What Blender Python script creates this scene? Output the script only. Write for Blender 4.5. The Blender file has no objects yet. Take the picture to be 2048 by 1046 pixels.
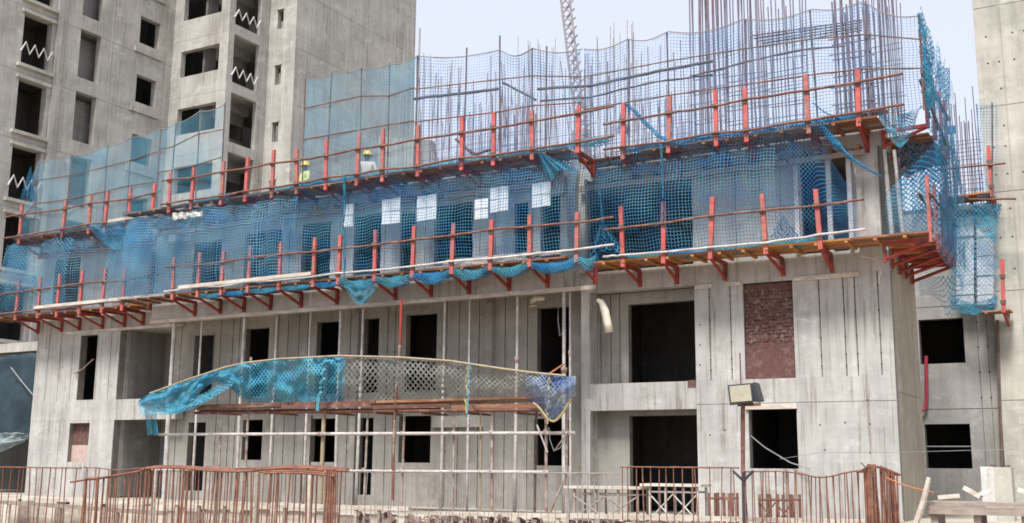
import bpy, math, random
from mathutils import Vector, Matrix, noise

random.seed(11)
sc = bpy.context.scene
col = sc.collection
V = Vector
R = math.radians

# ------------------------------------------------------------------ camera
F, PITCH, ROLL, YAW = 2221.6, 0.1831, 0.0086, -0.5196     # focal length in pixels of the 2048 px wide photograph
CAM = V((4.776, -25.2345, 1.70))
_fw = V((math.sin(YAW) * math.cos(PITCH), math.cos(YAW) * math.cos(PITCH), math.sin(PITCH)))
_r0 = V((math.cos(YAW), -math.sin(YAW), 0))
_u0 = _r0.cross(_fw)
_rt = _r0 * math.cos(ROLL) + _u0 * math.sin(ROLL)
_up = -_r0 * math.sin(ROLL) + _u0 * math.cos(ROLL)
cd = bpy.data.cameras.new('camera')
cam = bpy.data.objects.new('camera', cd)
col.objects.link(cam)
cd.sensor_width = 36.0
cd.lens = 36.0 * F / 2048.0
cd.clip_start, cd.clip_end = 0.1, 3000.0
cam.matrix_world = Matrix(((_rt.x, _up.x, -_fw.x, CAM.x), (_rt.y, _up.y, -_fw.y, CAM.y), (_rt.z, _up.z, -_fw.z, CAM.z), (0, 0, 0, 1)))
sc.camera = cam

def W(px, py, ax, val):
    """photo pixel -> point where its ray meets the plane axis=val"""
    d = _fw * F + _rt * (px - 1024) - _up * (py - 523)
    return CAM + d * ((val - CAM[ax]) / d[ax])

# ------------------------------------------------------------------ sky, sun, exposure
SUN_EL, SUN_AZ = 59.0, 173.0          # compass-like: direction the light comes from, 180 = -y, 270 = -x
world = bpy.data.worlds.new('World')
sc.world = world
world.use_nodes = True
nt = world.node_tree
nt.nodes.clear()
out = nt.nodes.new('ShaderNodeOutputWorld')
sky = nt.nodes.new('ShaderNodeTexSky')
sky.sky_type = 'NISHITA'
sky.sun_disc = False
sky.sun_elevation = R(SUN_EL)
sky.sun_rotation = R(SUN_AZ)
sky.air_density, sky.dust_density = 1.0, 4.0
b1 = nt.nodes.new('ShaderNodeBackground'); b1.inputs[1].default_value = 0.09
nt.links.new(sky.outputs[0], b1.inputs[0])
b2 = nt.nodes.new('ShaderNodeBackground')              # even bright overcast veil over the whole sky
b2.inputs[0].default_value = (0.81, 0.85, 0.985, 1); b2.inputs[1].default_value = 0.505
mx = nt.nodes.new('ShaderNodeMixShader'); mx.inputs[0].default_value = 0.80
nt.links.new(b1.outputs[0], mx.inputs[1]); nt.links.new(b2.outputs[0], mx.inputs[2])
nt.links.new(mx.outputs[0], out.inputs[0])
sl = bpy.data.lights.new('sun', 'SUN')
sl.energy, sl.angle, sl.color = 2.45, R(13), (1.0, 0.975, 0.94)
sun = bpy.data.objects.new('sun', sl)
col.objects.link(sun)
_sd = V((math.sin(R(SUN_AZ)) * math.cos(R(SUN_EL)), math.cos(R(SUN_AZ)) * math.cos(R(SUN_EL)), math.sin(R(SUN_EL))))
sun.location = _sd * 60
sun.rotation_euler = _sd.to_track_quat('Z', 'Y').to_euler()
sc.view_settings.view_transform = 'Standard'
sc.view_settings.look = 'None'
sc.view_settings.exposure = 1.2
sc.view_settings.gamma = 1.0
sc.cycles.max_bounces = 6
sc.cycles.transparent_max_bounces = 40
sc.cycles.use_denoising = True
sc.cycles.use_adaptive_sampling = True
sc.cycles.adaptive_threshold = 0.015
sc.cycles.filter_width = 1.7

# ------------------------------------------------------------------ materials
M = {}
def _new(name):
    m = bpy.data.materials.new(name)
    m.use_nodes = True
    n = m.node_tree
    n.nodes.clear()
    o = n.nodes.new('ShaderNodeOutputMaterial')
    M[name] = m
    return n, o
def N(n, t, **kw):
    x = n.nodes.new(t)
    for k, v in kw.items():
        setattr(x, k, v)
    return x
def math_n(n, op, a, b=None, c=None):
    x = n.nodes.new('ShaderNodeMath'); x.operation = op
    for i, v in enumerate((a, b, c)):
        if v is None: continue
        if isinstance(v, (int, float)): x.inputs[i].default_value = v
        else: n.links.new(v, x.inputs[i])
    return x.outputs[0]
def noise_n(n, vec, scale, detail=4, rough=0.55):
    x = n.nodes.new('ShaderNodeTexNoise'); x.inputs['Scale'].default_value = scale
    x.inputs['Detail'].default_value = detail; x.inputs['Roughness'].default_value = rough
    n.links.new(vec, x.inputs['Vector'])
    return x.outputs['Fac']
def ramp_n(n, fac, a, b, lo=0.0, hi=1.0):
    x = n.nodes.new('ShaderNodeMapRange'); n.links.new(fac, x.inputs[0])
    x.inputs[1].default_value, x.inputs[2].default_value = lo, hi
    x.inputs[3].default_value, x.inputs[4].default_value = a, b
    return x.outputs[0]
def scale_n(n, vec, s):
    x = n.nodes.new('ShaderNodeMapping'); n.links.new(vec, x.inputs[0]); x.inputs['Scale'].default_value = s
    return x.outputs[0]
def mixcol(n, fac, a, b):
    x = n.nodes.new('ShaderNodeMix'); x.data_type = 'RGBA'
    for k, v in ((0, fac), (6, a), (7, b)):
        if isinstance(v, (int, float)): x.inputs[k].default_value = v
        elif isinstance(v, tuple): x.inputs[k].default_value = (*v, 1) if len(v) == 3 else v
        else: n.links.new(v, x.inputs[k])
    return x.outputs[2]

def concrete(name, base, dark=0.62, stain=(0.20, 0.17, 0.13), stain_amt=0.35, boards=True, tint=(1.0, 0.985, 0.96)):
    n, o = _new(name)
    pos = N(n, 'ShaderNodeNewGeometry').outputs['Position']
    big = noise_n(n, pos, 0.55, 5, 0.6)
    mid = noise_n(n, pos, 2.7, 5, 0.65)
    fine = noise_n(n, pos, 28, 3, 0.6)
    streak = noise_n(n, scale_n(n, pos, (3.2, 3.2, 0.22)), 1.0, 5, 0.65)
    drip = noise_n(n, scale_n(n, pos, (9, 9, 0.5)), 1.0, 3, 0.6)
    lift = noise_n(n, scale_n(n, pos, (0.25, 0.25, 2.4)), 1.0, 3, 0.5)
    f = math_n(n, 'ADD', ramp_n(n, big, -0.30, 0.28, 0.3, 0.7), ramp_n(n, mid, -0.14, 0.14, 0.3, 0.7))
    f = math_n(n, 'ADD', f, ramp_n(n, streak, -0.24, 0.2, 0.32, 0.68))
    f = math_n(n, 'ADD', f, ramp_n(n, fine, -0.06, 0.06, 0.3, 0.7))
    f = math_n(n, 'ADD', f, ramp_n(n, lift, -0.07, 0.07, 0.35, 0.65))
    f = math_n(n, 'MULTIPLY_ADD', f, 0.85, 0.55)
    d = tuple(c * dark for c in base)
    l = tuple(min(1, c * 1.22 * t) for c, t in zip(base, tint))
    c1 = mixcol(n, f, d, l)
    st = math_n(n, 'MULTIPLY', ramp_n(n, drip, 0, 1, 0.52, 0.68), ramp_n(n, big, 1, 0, 0.44, 0.66))
    c2 = mixcol(n, math_n(n, 'MULTIPLY', st, stain_amt), c1, stain)
    pale = ramp_n(n, noise_n(n, scale_n(n, pos, (1.3, 1.3, 1.9)), 1.0, 6, 0.7), 0, 0.7, 0.55, 0.7)
    c3 = mixcol(n, pale, c2, tuple(min(1, c * 1.35) for c in base))
    sx = N(n, 'ShaderNodeSeparateXYZ'); n.links.new(pos, sx.inputs[0])
    wz = math_n(n, 'MULTIPLY_ADD', math_n(n, 'SUBTRACT', big, 0.5), 0.12, sx.outputs[2])
    line = math_n(n, 'LESS_THAN', math_n(n, 'FRACT', math_n(n, 'MULTIPLY', wz, 3.3)), 0.07)
    wx = math_n(n, 'ADD', sx.outputs[0], sx.outputs[1])
    linev = math_n(n, 'LESS_THAN', math_n(n, 'FRACT', math_n(n, 'MULTIPLY', wx, 1.64)), 0.03)
    ln = math_n(n, 'MULTIPLY', math_n(n, 'MAXIMUM', line, linev), ramp_n(n, mid, 0.0, 0.17, 0.42, 0.65))
    c3 = mixcol(n, ln, c3, tuple(c * 0.45 for c in base))
    blot = math_n(n, 'MULTIPLY', ramp_n(n, noise_n(n, scale_n(n, pos, (0.9, 0.9, 0.7)), 1.0, 6, 0.75), 0, 1, 0.56, 0.66), 0.42)
    c3 = mixcol(n, blot, c3, tuple(c * 0.55 * t for c, t in zip(base, (1.0, 0.93, 0.84))))
    bs = N(n, 'ShaderNodeBsdfPrincipled')
    bs.inputs['Roughness'].default_value = 0.9
    bs.inputs['Specular IOR Level'].default_value = 0.15
    n.links.new(c3, bs.inputs['Base Color'])
    bp = N(n, 'ShaderNodeBump'); bp.inputs['Strength'].default_value = 0.5; bp.inputs['Distance'].default_value = 0.02
    n.links.new(math_n(n, 'ADD', mid, math_n(n, 'MULTIPLY', fine, 0.35)), bp.inputs['Height'])
    n.links.new(bp.outputs[0], bs.inputs['Normal'])
    n.links.new(bs.outputs[0], o.inputs[0])

def surf(name, a, b, scale=6, rough=0.7, metal=0.0, stretch=(1, 1, 1), bump=0.25, c=None, lo=0.35, hi=0.65, spec=0.3):
    """two- or three-tone noise material"""
    n, o = _new(name)
    pos = N(n, 'ShaderNodeNewGeometry').outputs['Position']
    v = scale_n(n, pos, stretch)
    f = noise_n(n, v, scale, 5, 0.65)
    cc = mixcol(n, ramp_n(n, f, 0, 1, lo, hi), a, b)
    if c:
        cc = mixcol(n, ramp_n(n, noise_n(n, v, scale * 0.45, 4, 0.7), 0, 1, 0.52, 0.62), cc, c)
    bs = N(n, 'ShaderNodeBsdfPrincipled')
    bs.inputs['Roughness'].default_value = rough
    bs.inputs['Metallic'].default_value = metal
    bs.inputs['Specular IOR Level'].default_value = spec
    n.links.new(cc, bs.inputs['Base Color'])
    if bump:
        bp = N(n, 'ShaderNodeBump'); bp.inputs['Strength'].default_value = bump; bp.inputs['Distance'].default_value = 0.01
        n.links.new(f, bp.inputs['Height']); n.links.new(bp.outputs[0], bs.inputs['Normal'])
    n.links.new(bs.outputs[0], o.inputs[0])

def net_mat(name, ca, cb, cell=0.1, cov=0.2, var=0.2, diag=True, trans=0.4, wob=0.012, vscale=0.6):
    """knotted netting: threads are opaque, the holes are see-through; UV is in metres"""
    n, o = _new(name)
    uv = N(n, 'ShaderNodeUVMap').outputs[0]
    nz = N(n, 'ShaderNodeTexNoise'); nz.inputs['Scale'].default_value = 1.3; nz.inputs['Detail'].default_value = 3
    n.links.new(uv, nz.inputs['Vector'])
    sub = N(n, 'ShaderNodeVectorMath', operation='SUBTRACT'); n.links.new(nz.outputs['Color'], sub.inputs[0]); sub.inputs[1].default_value = (0.5, 0.5, 0.5)
    scl = N(n, 'ShaderNodeVectorMath', operation='SCALE'); n.links.new(sub.outputs[0], scl.inputs[0]); scl.inputs['Scale'].default_value = wob * 8
    add = N(n, 'ShaderNodeVectorMath', operation='ADD'); n.links.new(uv, add.inputs[0]); n.links.new(scl.outputs[0], add.inputs[1])
    s = N(n, 'ShaderNodeSeparateXYZ'); n.links.new(add.outputs[0], s.inputs[0])
    u, v = s.outputs[0], s.outputs[1]
    if diag:
        k = 0.7071 / cell
        a = math_n(n, 'MULTIPLY', math_n(n, 'ADD', u, v), k); b = math_n(n, 'MULTIPLY', math_n(n, 'SUBTRACT', u, v), k)
    else:
        a = math_n(n, 'MULTIPLY', u, 1 / cell); b = math_n(n, 'MULTIPLY', v, 1 / cell)
    cv = math_n(n, 'MULTIPLY_ADD', ramp_n(n, noise_n(n, uv, vscale, 4, 0.6), -1, 1, 0.3, 0.7), var, cov)
    la = math_n(n, 'LESS_THAN', math_n(n, 'FRACT', a), cv)
    lb = math_n(n, 'LESS_THAN', math_n(n, 'FRACT', b), cv)
    mask = math_n(n, 'MAXIMUM', la, lb)
    cc = mixcol(n, ramp_n(n, noise_n(n, uv, 1.1, 4, 0.6), 0, 1, 0.38, 0.62), ca, cb)
    df = N(n, 'ShaderNodeBsdfDiffuse'); n.links.new(cc, df.inputs[0])
    tl = N(n, 'ShaderNodeBsdfTranslucent'); n.links.new(cc, tl.inputs[0])
    m1 = N(n, 'ShaderNodeMixShader'); m1.inputs[0].default_value = trans
    n.links.new(df.outputs[0], m1.inputs[1]); n.links.new(tl.outputs[0], m1.inputs[2])
    tr = N(n, 'ShaderNodeBsdfTransparent')
    m2 = N(n, 'ShaderNodeMixShader'); n.links.new(mask, m2.inputs[0])
    n.links.new(tr.outputs[0], m2.inputs[1]); n.links.new(m1.outputs[0], m2.inputs[2])
    n.links.new(m2.outputs[0], o.inputs[0])

concrete('concrete_facade', (0.43, 0.425, 0.412), stain_amt=0.85)
concrete('concrete_upper', (0.40, 0.41, 0.42), stain_amt=0.3)
concrete('concrete_side', (0.33, 0.305, 0.25), stain_amt=0.4)
concrete('concrete_recess_shaded', (0.30, 0.29, 0.268), stain_amt=0.6)  # other formwork finish; recess shade also painted in as a darker base colour
concrete('concrete_tower', (0.43, 0.42, 0.39), stain_amt=0.55)
concrete('concrete_core', (0.42, 0.415, 0.385), stain_amt=0.45)
concrete('concrete_tower_pale', (0.45, 0.44, 0.39), stain_amt=0.35)
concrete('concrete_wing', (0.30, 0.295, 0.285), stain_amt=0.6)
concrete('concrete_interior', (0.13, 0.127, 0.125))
concrete('concrete_whitewash', (0.56, 0.56, 0.55), stain_amt=0.5)
concrete('terrace_fill', (0.42, 0.38, 0.32), stain_amt=0.6)
surf('groove', (0.15, 0.14, 0.125), (0.24, 0.22, 0.195), 4)
surf('tie_hole', (0.05, 0.045, 0.04), (0.09, 0.08, 0.07), 4)
surf('ground_dirt', (0.20, 0.15, 0.10), (0.34, 0.27, 0.19), 1.5, 0.95, bump=0.5)
surf('red_paint', (0.56, 0.125, 0.115), (0.40, 0.08, 0.072), 5, 0.65, c=(0.33, 0.13, 0.11))
surf('red_worn', (0.50, 0.15, 0.13), (0.34, 0.10, 0.085), 9, 0.7, c=(0.26, 0.17, 0.15), lo=0.4, hi=0.6)
surf('red_dark', (0.36, 0.055, 0.045), (0.24, 0.04, 0.03), 5, 0.6, c=(0.14, 0.05, 0.04))
surf('rust_pipe', (0.20, 0.088, 0.065), (0.12, 0.058, 0.045), 7, 0.75, c=(0.25, 0.14, 0.11))
surf('dark_pipe', (0.10, 0.075, 0.065), (0.17, 0.12, 0.10), 7, 0.7)
surf('pale_pipe', (0.52, 0.49, 0.46), (0.36, 0.33, 0.31), 6, 0.55, metal=0.1, c=(0.58, 0.55, 0.52))
surf('dirty_pipe', (0.40, 0.35, 0.31), (0.25, 0.19, 0.16), 6, 0.65, c=(0.22, 0.12, 0.09))
surf('bamboo', (0.36, 0.30, 0.20), (0.26, 0.21, 0.14), 5, 0.6)
surf('rebar_rust', (0.25, 0.11, 0.075), (0.15, 0.075, 0.056), 8, 0.85, c=(0.30, 0.14, 0.085))
surf('rebar_grey', (0.15, 0.125, 0.165), (0.23, 0.20, 0.245), 6, 0.7, c=(0.18, 0.11, 0.10))
surf('rebar_pale', (0.36, 0.32, 0.30), (0.26, 0.22, 0.21), 6, 0.7)
surf('plank_orange', (0.50, 0.24, 0.075), (0.36, 0.15, 0.045), 3, 0.7, stretch=(1, 5, 5), c=(0.26, 0.10, 0.04))
surf('plank_brown', (0.28, 0.13, 0.07), (0.18, 0.08, 0.045), 3, 0.8, stretch=(1, 5, 5), c=(0.33, 0.19, 0.12))
surf('plank_pale', (0.56, 0.51, 0.44), (0.40, 0.34, 0.28), 3, 0.75, stretch=(1, 5, 5), c=(0.62, 0.58, 0.52))
surf('plank_dark', (0.15, 0.075, 0.05), (0.10, 0.05, 0.035), 3, 0.85, stretch=(1, 5, 5), c=(0.22, 0.14, 0.10))
surf('plank_grey', (0.36, 0.31, 0.27), (0.25, 0.20, 0.17), 4, 0.8, stretch=(1, 5, 5))
surf('laterite', (0.10, 0.048, 0.043), (0.145, 0.075, 0.066), 14, 0.95, bump=0.9, c=(0.17, 0.105, 0.092))
surf('plaster_pink', (0.50, 0.38, 0.33), (0.42, 0.30, 0.27), 5, 0.9)
surf('mortar', (0.40, 0.35, 0.31), (0.30, 0.26, 0.23), 10, 0.95)
surf('white_board', (0.82, 0.82, 0.83), (0.70, 0.71, 0.73), 3, 0.5)
surf('pale_form', (0.70, 0.70, 0.71), (0.48, 0.49, 0.52), 4, 0.55)
surf('white_paint', (0.62, 0.59, 0.59), (0.50, 0.47, 0.47), 4, 0.5)
surf('foam', (0.72, 0.68, 0.58), (0.60, 0.54, 0.44), 5, 0.8)
surf('lamp_lens', (0.40, 0.38, 0.29), (0.32, 0.30, 0.23), 6, 0.25)
surf('lamp_body', (0.03, 0.032, 0.04), (0.06, 0.06, 0.07), 6, 0.5)
surf('black_steel', (0.035, 0.035, 0.04), (0.07, 0.06, 0.06), 6, 0.6)
surf('orange_rope', (0.52, 0.22, 0.10), (0.40, 0.15, 0.07), 6, 0.8)
surf('yellow_rope', (0.44, 0.36, 0.17), (0.32, 0.26, 0.13), 6, 0.8)
surf('wire_grey', (0.28, 0.28, 0.28), (0.20, 0.20, 0.2), 6, 0.6)
surf('magenta_pipe', (0.36, 0.035, 0.06), (0.26, 0.025, 0.045), 6, 0.5)
surf('helmet_yellow', (0.78, 0.50, 0.03), (0.70, 0.44, 0.03), 4, 0.3)
surf('stone_a', (0.56, 0.49, 0.40), (0.36, 0.29, 0.22), 5, 0.95, bump=0.8)
surf('stone_b', (0.12, 0.08, 0.068), (0.21, 0.15, 0.125), 5, 0.95, bump=0.8)
surf('stone_c', (0.30, 0.22, 0.18), (0.40, 0.31, 0.26), 9, 0.95)
surf('tarp_dark', (0.018, 0.034, 0.046), (0.035, 0.062, 0.078), 1.2, 0.6, bump=0.6)
surf('tarp_pale', (0.15, 0.20, 0.21), (0.28, 0.33, 0.33), 1.6, 0.6, bump=0.6)
surf('blue_plastic', (0.03, 0.09, 0.20), (0.05, 0.14, 0.28), 3, 0.5)
surf('crane_grey', (0.34, 0.31, 0.32), (0.22, 0.20, 0.22), 2, 0.6)
surf('rope_cyan', (0.10, 0.34, 0.40), (0.07, 0.24, 0.34), 5, 0.8)
surf('rope_blue', (0.06, 0.28, 0.60), (0.10, 0.36, 0.66), 5, 0.8)
net_mat('net_curtain', (0.05, 0.22, 0.46), (0.11, 0.34, 0.50), 0.08, 0.16, 0.09, diag=False)
net_mat('net_curtain_pale', (0.14, 0.34, 0.54), (0.24, 0.45, 0.57), 0.09, 0.14, 0.11, diag=False)
net_mat('net_curtain_loose', (0.08, 0.30, 0.52), (0.18, 0.44, 0.57), 0.10, 0.16, 0.14, diag=True)
net_mat('net_curtain_diag', (0.04, 0.15, 0.36), (0.07, 0.25, 0.40), 0.08, 0.18, 0.12, diag=True)
net_mat('net_screen', (0.10, 0.26, 0.52), (0.16, 0.36, 0.54), 0.08, 0.125, 0.08, diag=False, trans=0.5)
net_mat('net_screen_dense', (0.11, 0.33, 0.50), (0.20, 0.44, 0.54), 0.06, 0.19, 0.12, diag=True)
net_mat('net_skirt', (0.11, 0.11, 0.20), (0.08, 0.20, 0.30), 0.07, 0.20, 0.2, diag=False, vscale=1.2)
net_mat('net_side', (0.05, 0.22, 0.42), (0.10, 0.33, 0.48), 0.085, 0.21, 0.16, diag=True)
net_mat('net_loose', (0.05, 0.22, 0.42), (0.09, 0.32, 0.46), 0.10, 0.26, 0.22, diag=True, vscale=1.5)
net_mat('net_bunch', (0.09, 0.34, 0.42), (0.05, 0.22, 0.42), 0.06, 0.38, 0.30, diag=True, vscale=2.0)
net_mat('net_bunch_blue', (0.04, 0.21, 0.46), (0.07, 0.32, 0.48), 0.06, 0.42, 0.30, diag=True, vscale=2.0)
net_mat('net_canopy_blue', (0.13, 0.44, 0.54), (0.08, 0.34, 0.52), 0.10, 0.33, 0.24, diag=True, vscale=1.2)
net_mat('net_canopy_grey', (0.30, 0.33, 0.31), (0.38, 0.38, 0.34), 0.11, 0.22, 0.18, diag=True)
net_mat('net_canopy_royal', (0.13, 0.22, 0.46), (0.36, 0.40, 0.40), 0.11, 0.27, 0.16, diag=True)

# ------------------------------------------------------------------ helpers
MWD = {}                                    # world matrix of every object
def place(o, mat, parent=None):
    col.objects.link(o)
    o.matrix_basis = mat
    MWD[o.name] = mat.copy()
    if parent is not None:
        o.parent = parent
        o.matrix_parent_inverse = MWD[parent.name].inverted()
    return o
def tag(o, label=None, cat=None, group=None, kind=None):
    if label: o['label'] = label
    if cat: o['category'] = cat
    if group: o['group'] = group
    if kind: o['kind'] = kind
    return o
def thing(name, label, cat, loc=(0, 0, 0), group=None):
    o = bpy.data.objects.new(name, None)
    o.empty_display_size = 0.2
    place(o, Matrix.Translation(V(loc)))
    return tag(o, label, cat, group)

_unit = {}
def unit(kind, mat):
    k = (kind, mat)
    if k in _unit: return _unit[k]
    me = bpy.data.meshes.new(kind + '_' + mat)
    if kind == 'block':
        v = [(x, y, z) for x in (-.5, .5) for y in (-.5, .5) for z in (-.5, .5)]
        f = [(0, 1, 3, 2), (4, 6, 7, 5), (0, 4, 5, 1), (2, 3, 7, 6), (0, 2, 6, 4), (1, 5, 7, 3)]
    else:
        n = 7 if kind == 'rod' else 5
        v = [(math.cos(i * 2 * math.pi / n), math.sin(i * 2 * math.pi / n), z) for z in (0, 1) for i in range(n)]
        f = [(i, (i + 1) % n, n + (i + 1) % n, n + i) for i in range(n)] + [tuple(range(n - 1, -1, -1)), tuple(range(n, 2 * n))]
    me.from_pydata(v, [], f)
    me.materials.append(M[mat])
    if kind != 'block':
        for p in me.polygons[:n]: p.use_smooth = True
    _unit[k] = me
    return me
def block(name, x0, x1, y0, y1, z0, z1, mat, parent=None, rot=None):
    o = bpy.data.objects.new(name, unit('block', mat))
    c = V(((x0 + x1) / 2, (y0 + y1) / 2, (z0 + z1) / 2))
    m = Matrix.Translation(c)
    if rot: m = m @ rot
    return place(o, m @ Matrix.Diagonal((abs(x1 - x0), abs(y1 - y0), abs(z1 - z0), 1)), parent)
def rod(name, p0, p1, r, mat, parent=None, kind='rod'):
    p0, p1 = V(p0), V(p1)
    d = p1 - p0
    o = bpy.data.objects.new(name, unit(kind, mat))
    m = Matrix.Translation(p0) @ d.to_track_quat('Z', 'Y').to_matrix().to_4x4() @ Matrix.Diagonal((r, r, d.length, 1))
    return place(o, m, parent)
def bar(name, p0, p1, r, mat, parent=None):
    return rod(name, p0, p1, r, mat, parent, 'bar')

class MB:
    def __init__(s): s.v, s.f, s.uv = [], [], []
    def box(s, x0, x1, y0, y1, z0, z1, m=None):
        b = len(s.v)
        p = [V((x, y, z)) for x in (x0, x1) for y in (y0, y1) for z in (z0, z1)]
        s.v += [m @ q if m else q for q in p]
        s.f += [tuple(b + i for i in t) for t in ((0, 1, 3, 2), (4, 6, 7, 5), (0, 4, 5, 1), (2, 3, 7, 6), (0, 2, 6, 4), (1, 5, 7, 3))]
        return s
    def tube(s, pts, r, n=6):
        pts = [V(p) for p in pts]
        rs = r if isinstance(r, (list, tuple)) else [r] * len(pts)
        b0 = len(s.v)
        for i, p in enumerate(pts):
            d = (pts[min(i + 1, len(pts) - 1)] - pts[max(i - 1, 0)])
            q = d.to_track_quat('Z', 'Y')
            for k in range(n):
                a = k * 2 * math.pi / n
                s.v.append(p + q @ V((math.cos(a) * rs[i], math.sin(a) * rs[i], 0)))
        for i in range(len(pts) - 1):
            for k in range(n):
                s.f.append((b0 + i * n + k, b0 + i * n + (k + 1) % n, b0 + (i + 1) * n + (k + 1) % n, b0 + (i + 1) * n + k))
        s.f.append(tuple(b0 + k for k in range(n - 1, -1, -1)))
        s.f.append(tuple(b0 + (len(pts) - 1) * n + k for k in range(n)))
        return s
    def lathe(s, prof, n=14, c=(0, 0, 0), m=None):
        b = len(s.v)
        for r, z in prof:
            for k in range(n):
                a = k * 2 * math.pi / n
                q = V((c[0] + r * math.cos(a), c[1] + r * math.sin(a), c[2] + z))
                s.v.append(m @ q if m else q)
        for i in range(len(prof) - 1):
            for k in range(n):
                s.f.append((b + i * n + k, b + i * n + (k + 1) % n, b + (i + 1) * n + (k + 1) % n, b + (i + 1) * n + k))
        return s
    def build(s, name, mat, parent=None, smooth=False, world=None):
        me = bpy.data.meshes.new(name)
        me.from_pydata([tuple(p) for p in s.v], [], s.f)
        me.materials.append(M[mat])
        if smooth:
            for p in me.polygons: p.use_smooth = True
        o = bpy.data.objects.new(name, me)
        return place(o, world or Matrix.Identity(4), parent)
def sheet(name, fn, nu, nv, mat, parent=None, thick=0.0, scale_uv=None):
    """cloth or net: fn(u,v)->point; the UV map is in metres along the cloth"""
    P = [[V(fn(i / nu, j / nv)) for i in range(nu + 1)] for j in range(nv + 1)]
    Lu = sum((P[nv // 2][i + 1] - P[nv // 2][i]).length for i in range(nu))
    Lv = sum((P[j + 1][nu // 2] - P[j][nu // 2]).length for j in range(nv))
    if scale_uv: Lu, Lv = scale_uv
    me = bpy.data.meshes.new(name)
    vs = [tuple(p) for r in P for p in r]
    fs = [(j * (nu + 1) + i, j * (nu + 1) + i + 1, (j + 1) * (nu + 1) + i + 1, (j + 1) * (nu + 1) + i) for j in range(nv) for i in range(nu)]
    me.from_pydata(vs, [], fs)
    uvl = me.uv_layers.new(name='UVMap')
    for l in me.loops:
        j, i = divmod(l.vertex_index, nu + 1)
        uvl.data[l.index].uv = (i / nu * Lu, j / nv * Lv)
    for p in me.polygons: p.use_smooth = True
    me.materials.append(M[mat])
    o = bpy.data.objects.new(name, me)
    if thick:
        md = o.modifiers.new('thickness', 'SOLIDIFY'); md.thickness = thick
    return place(o, Matrix.Identity(4), parent)
def ragged(name, pts, rr, mat, parent=None, seed=0.0):
    """a twisted, ragged bundle of net along a line"""
    pts = [V(p) for p in pts]
    if not isinstance(rr, (list, tuple)): rr = [rr] * len(pts)
    def fn(u, v):
        f = v * (len(pts) - 1); i = min(int(f), len(pts) - 2); w = f - i
        c = pts[i].lerp(pts[i + 1], w); r = rr[i] * (1 - w) + rr[i + 1] * w
        q = (pts[i + 1] - pts[i]).to_track_quat('Z', 'Y')
        a = u * 2 * math.pi * 1.15 + v * 4
        k = r * (1.0 + 0.75 * nz(u * 5, v * len(pts) * 2.2, seed) + 0.5 * nz(u * 11, v * len(pts) * 5, seed + 3))
        return c + q @ V((math.cos(a) * k, math.sin(a) * k * 0.6, 0))
    return sheet(name, fn, 14, 8 * len(pts), mat, parent)
def nz(x, y=0.0, z=0.0):
    return noise.noise(V((x, y, z)))
ORD = 'first second third fourth fifth sixth seventh eighth ninth tenth eleventh twelfth thirteenth fourteenth fifteenth sixteenth seventeenth eighteenth nineteenth twentieth'.split()
ORD += ['twenty-' + o for o in ORD[:9]] + ['thirtieth']

# a wall in a vertical plane, with openings, cast in panels with recessed joints and a core behind
def wall(parent, axis, plane, s0, s1, z0, z1, openings, mat, thick=0.2, joints=(), lifts=(), face=0.03, gap=0.022, core='groove', name='wall_panel'):
    """axis 'y': face looks to -y at y=plane, s runs along x; axis 'x': face looks to +x at x=plane, s runs along y"""
    def put(nm, a, b, c, d, d0, d1, m):
        if b - a < 0.01 or d - c < 0.01: return
        if axis == 'y': block(nm, a, b, plane + d0, plane + d1, c, d, m, parent)
        else: block(nm, plane - d1, plane - d0, a, b, c, d, m, parent)
    def cut(xs, zs, d0, d1, m, nm, g):
        xs = sorted(set(x for x in xs if s0 - 1e-6 <= x <= s1 + 1e-6))
        for i in range(len(xs) - 1):
            a, b = xs[i], xs[i + 1]
            if b - a < 1e-4: continue
            mid = (a + b) / 2
            ops = sorted((max(o[2], z0), min(o[3], z1)) for o in openings if o[0] < mid < o[1])
            spans, z = [], z0
            for lo, hi in ops:
                if lo > z + 1e-4: spans.append((z, lo))
                z = max(z, hi)
            if z < z1 - 1e-4: spans.append((z, z1))
            ga = g / 2 if any(abs(a - j) < 1e-5 for j in joints) else 0
            gb = g / 2 if any(abs(b - j) < 1e-5 for j in joints) else 0
            for lo, hi in spans:
                cuts = [lo] + [q for q in zs if lo + 0.05 < q < hi - 0.05] + [hi]
                for q in range(len(cuts) - 1):
                    put(nm, a + ga, b - gb, cuts[q] + (g / 2 if q else 0), cuts[q + 1] - (g / 2 if q < len(cuts) - 2 else 0), d0, d1, m)
    ox = [s0, s1] + [x for o in openings for x in (max(s0, o[0]), min(s1, o[1]))]
    cut(ox + list(joints), lifts, 0, face, mat, name, gap)
    cut(ox, (), face + 0.0005, thick, core, 'wall_core', 0)
def holes(parent, axis, plane, pts, r=0.022):
    mb = MB()
    for s, z in pts:
        b = len(mb.v)
        for k in range(7):
            a = k * 2 * math.pi / 7
            ds, dz = math.cos(a) * r, math.sin(a) * r
            mb.v.append(V((s + ds, plane - 0.003, z + dz)) if axis == 'y' else V((plane + 0.003, s + ds, z + dz)))
        mb.f.append(tuple(b + k for k in range(7)))
    o = mb.build('tie_holes', 'tie_hole', parent)
    o['kind'] = 'stuff'
def seq(a, b, step, jit=0.0):
    r, x = [], a + step
    while x < b - step * 0.4:
        r.append(x + random.uniform(-jit, jit)); x += step
    return r

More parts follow.
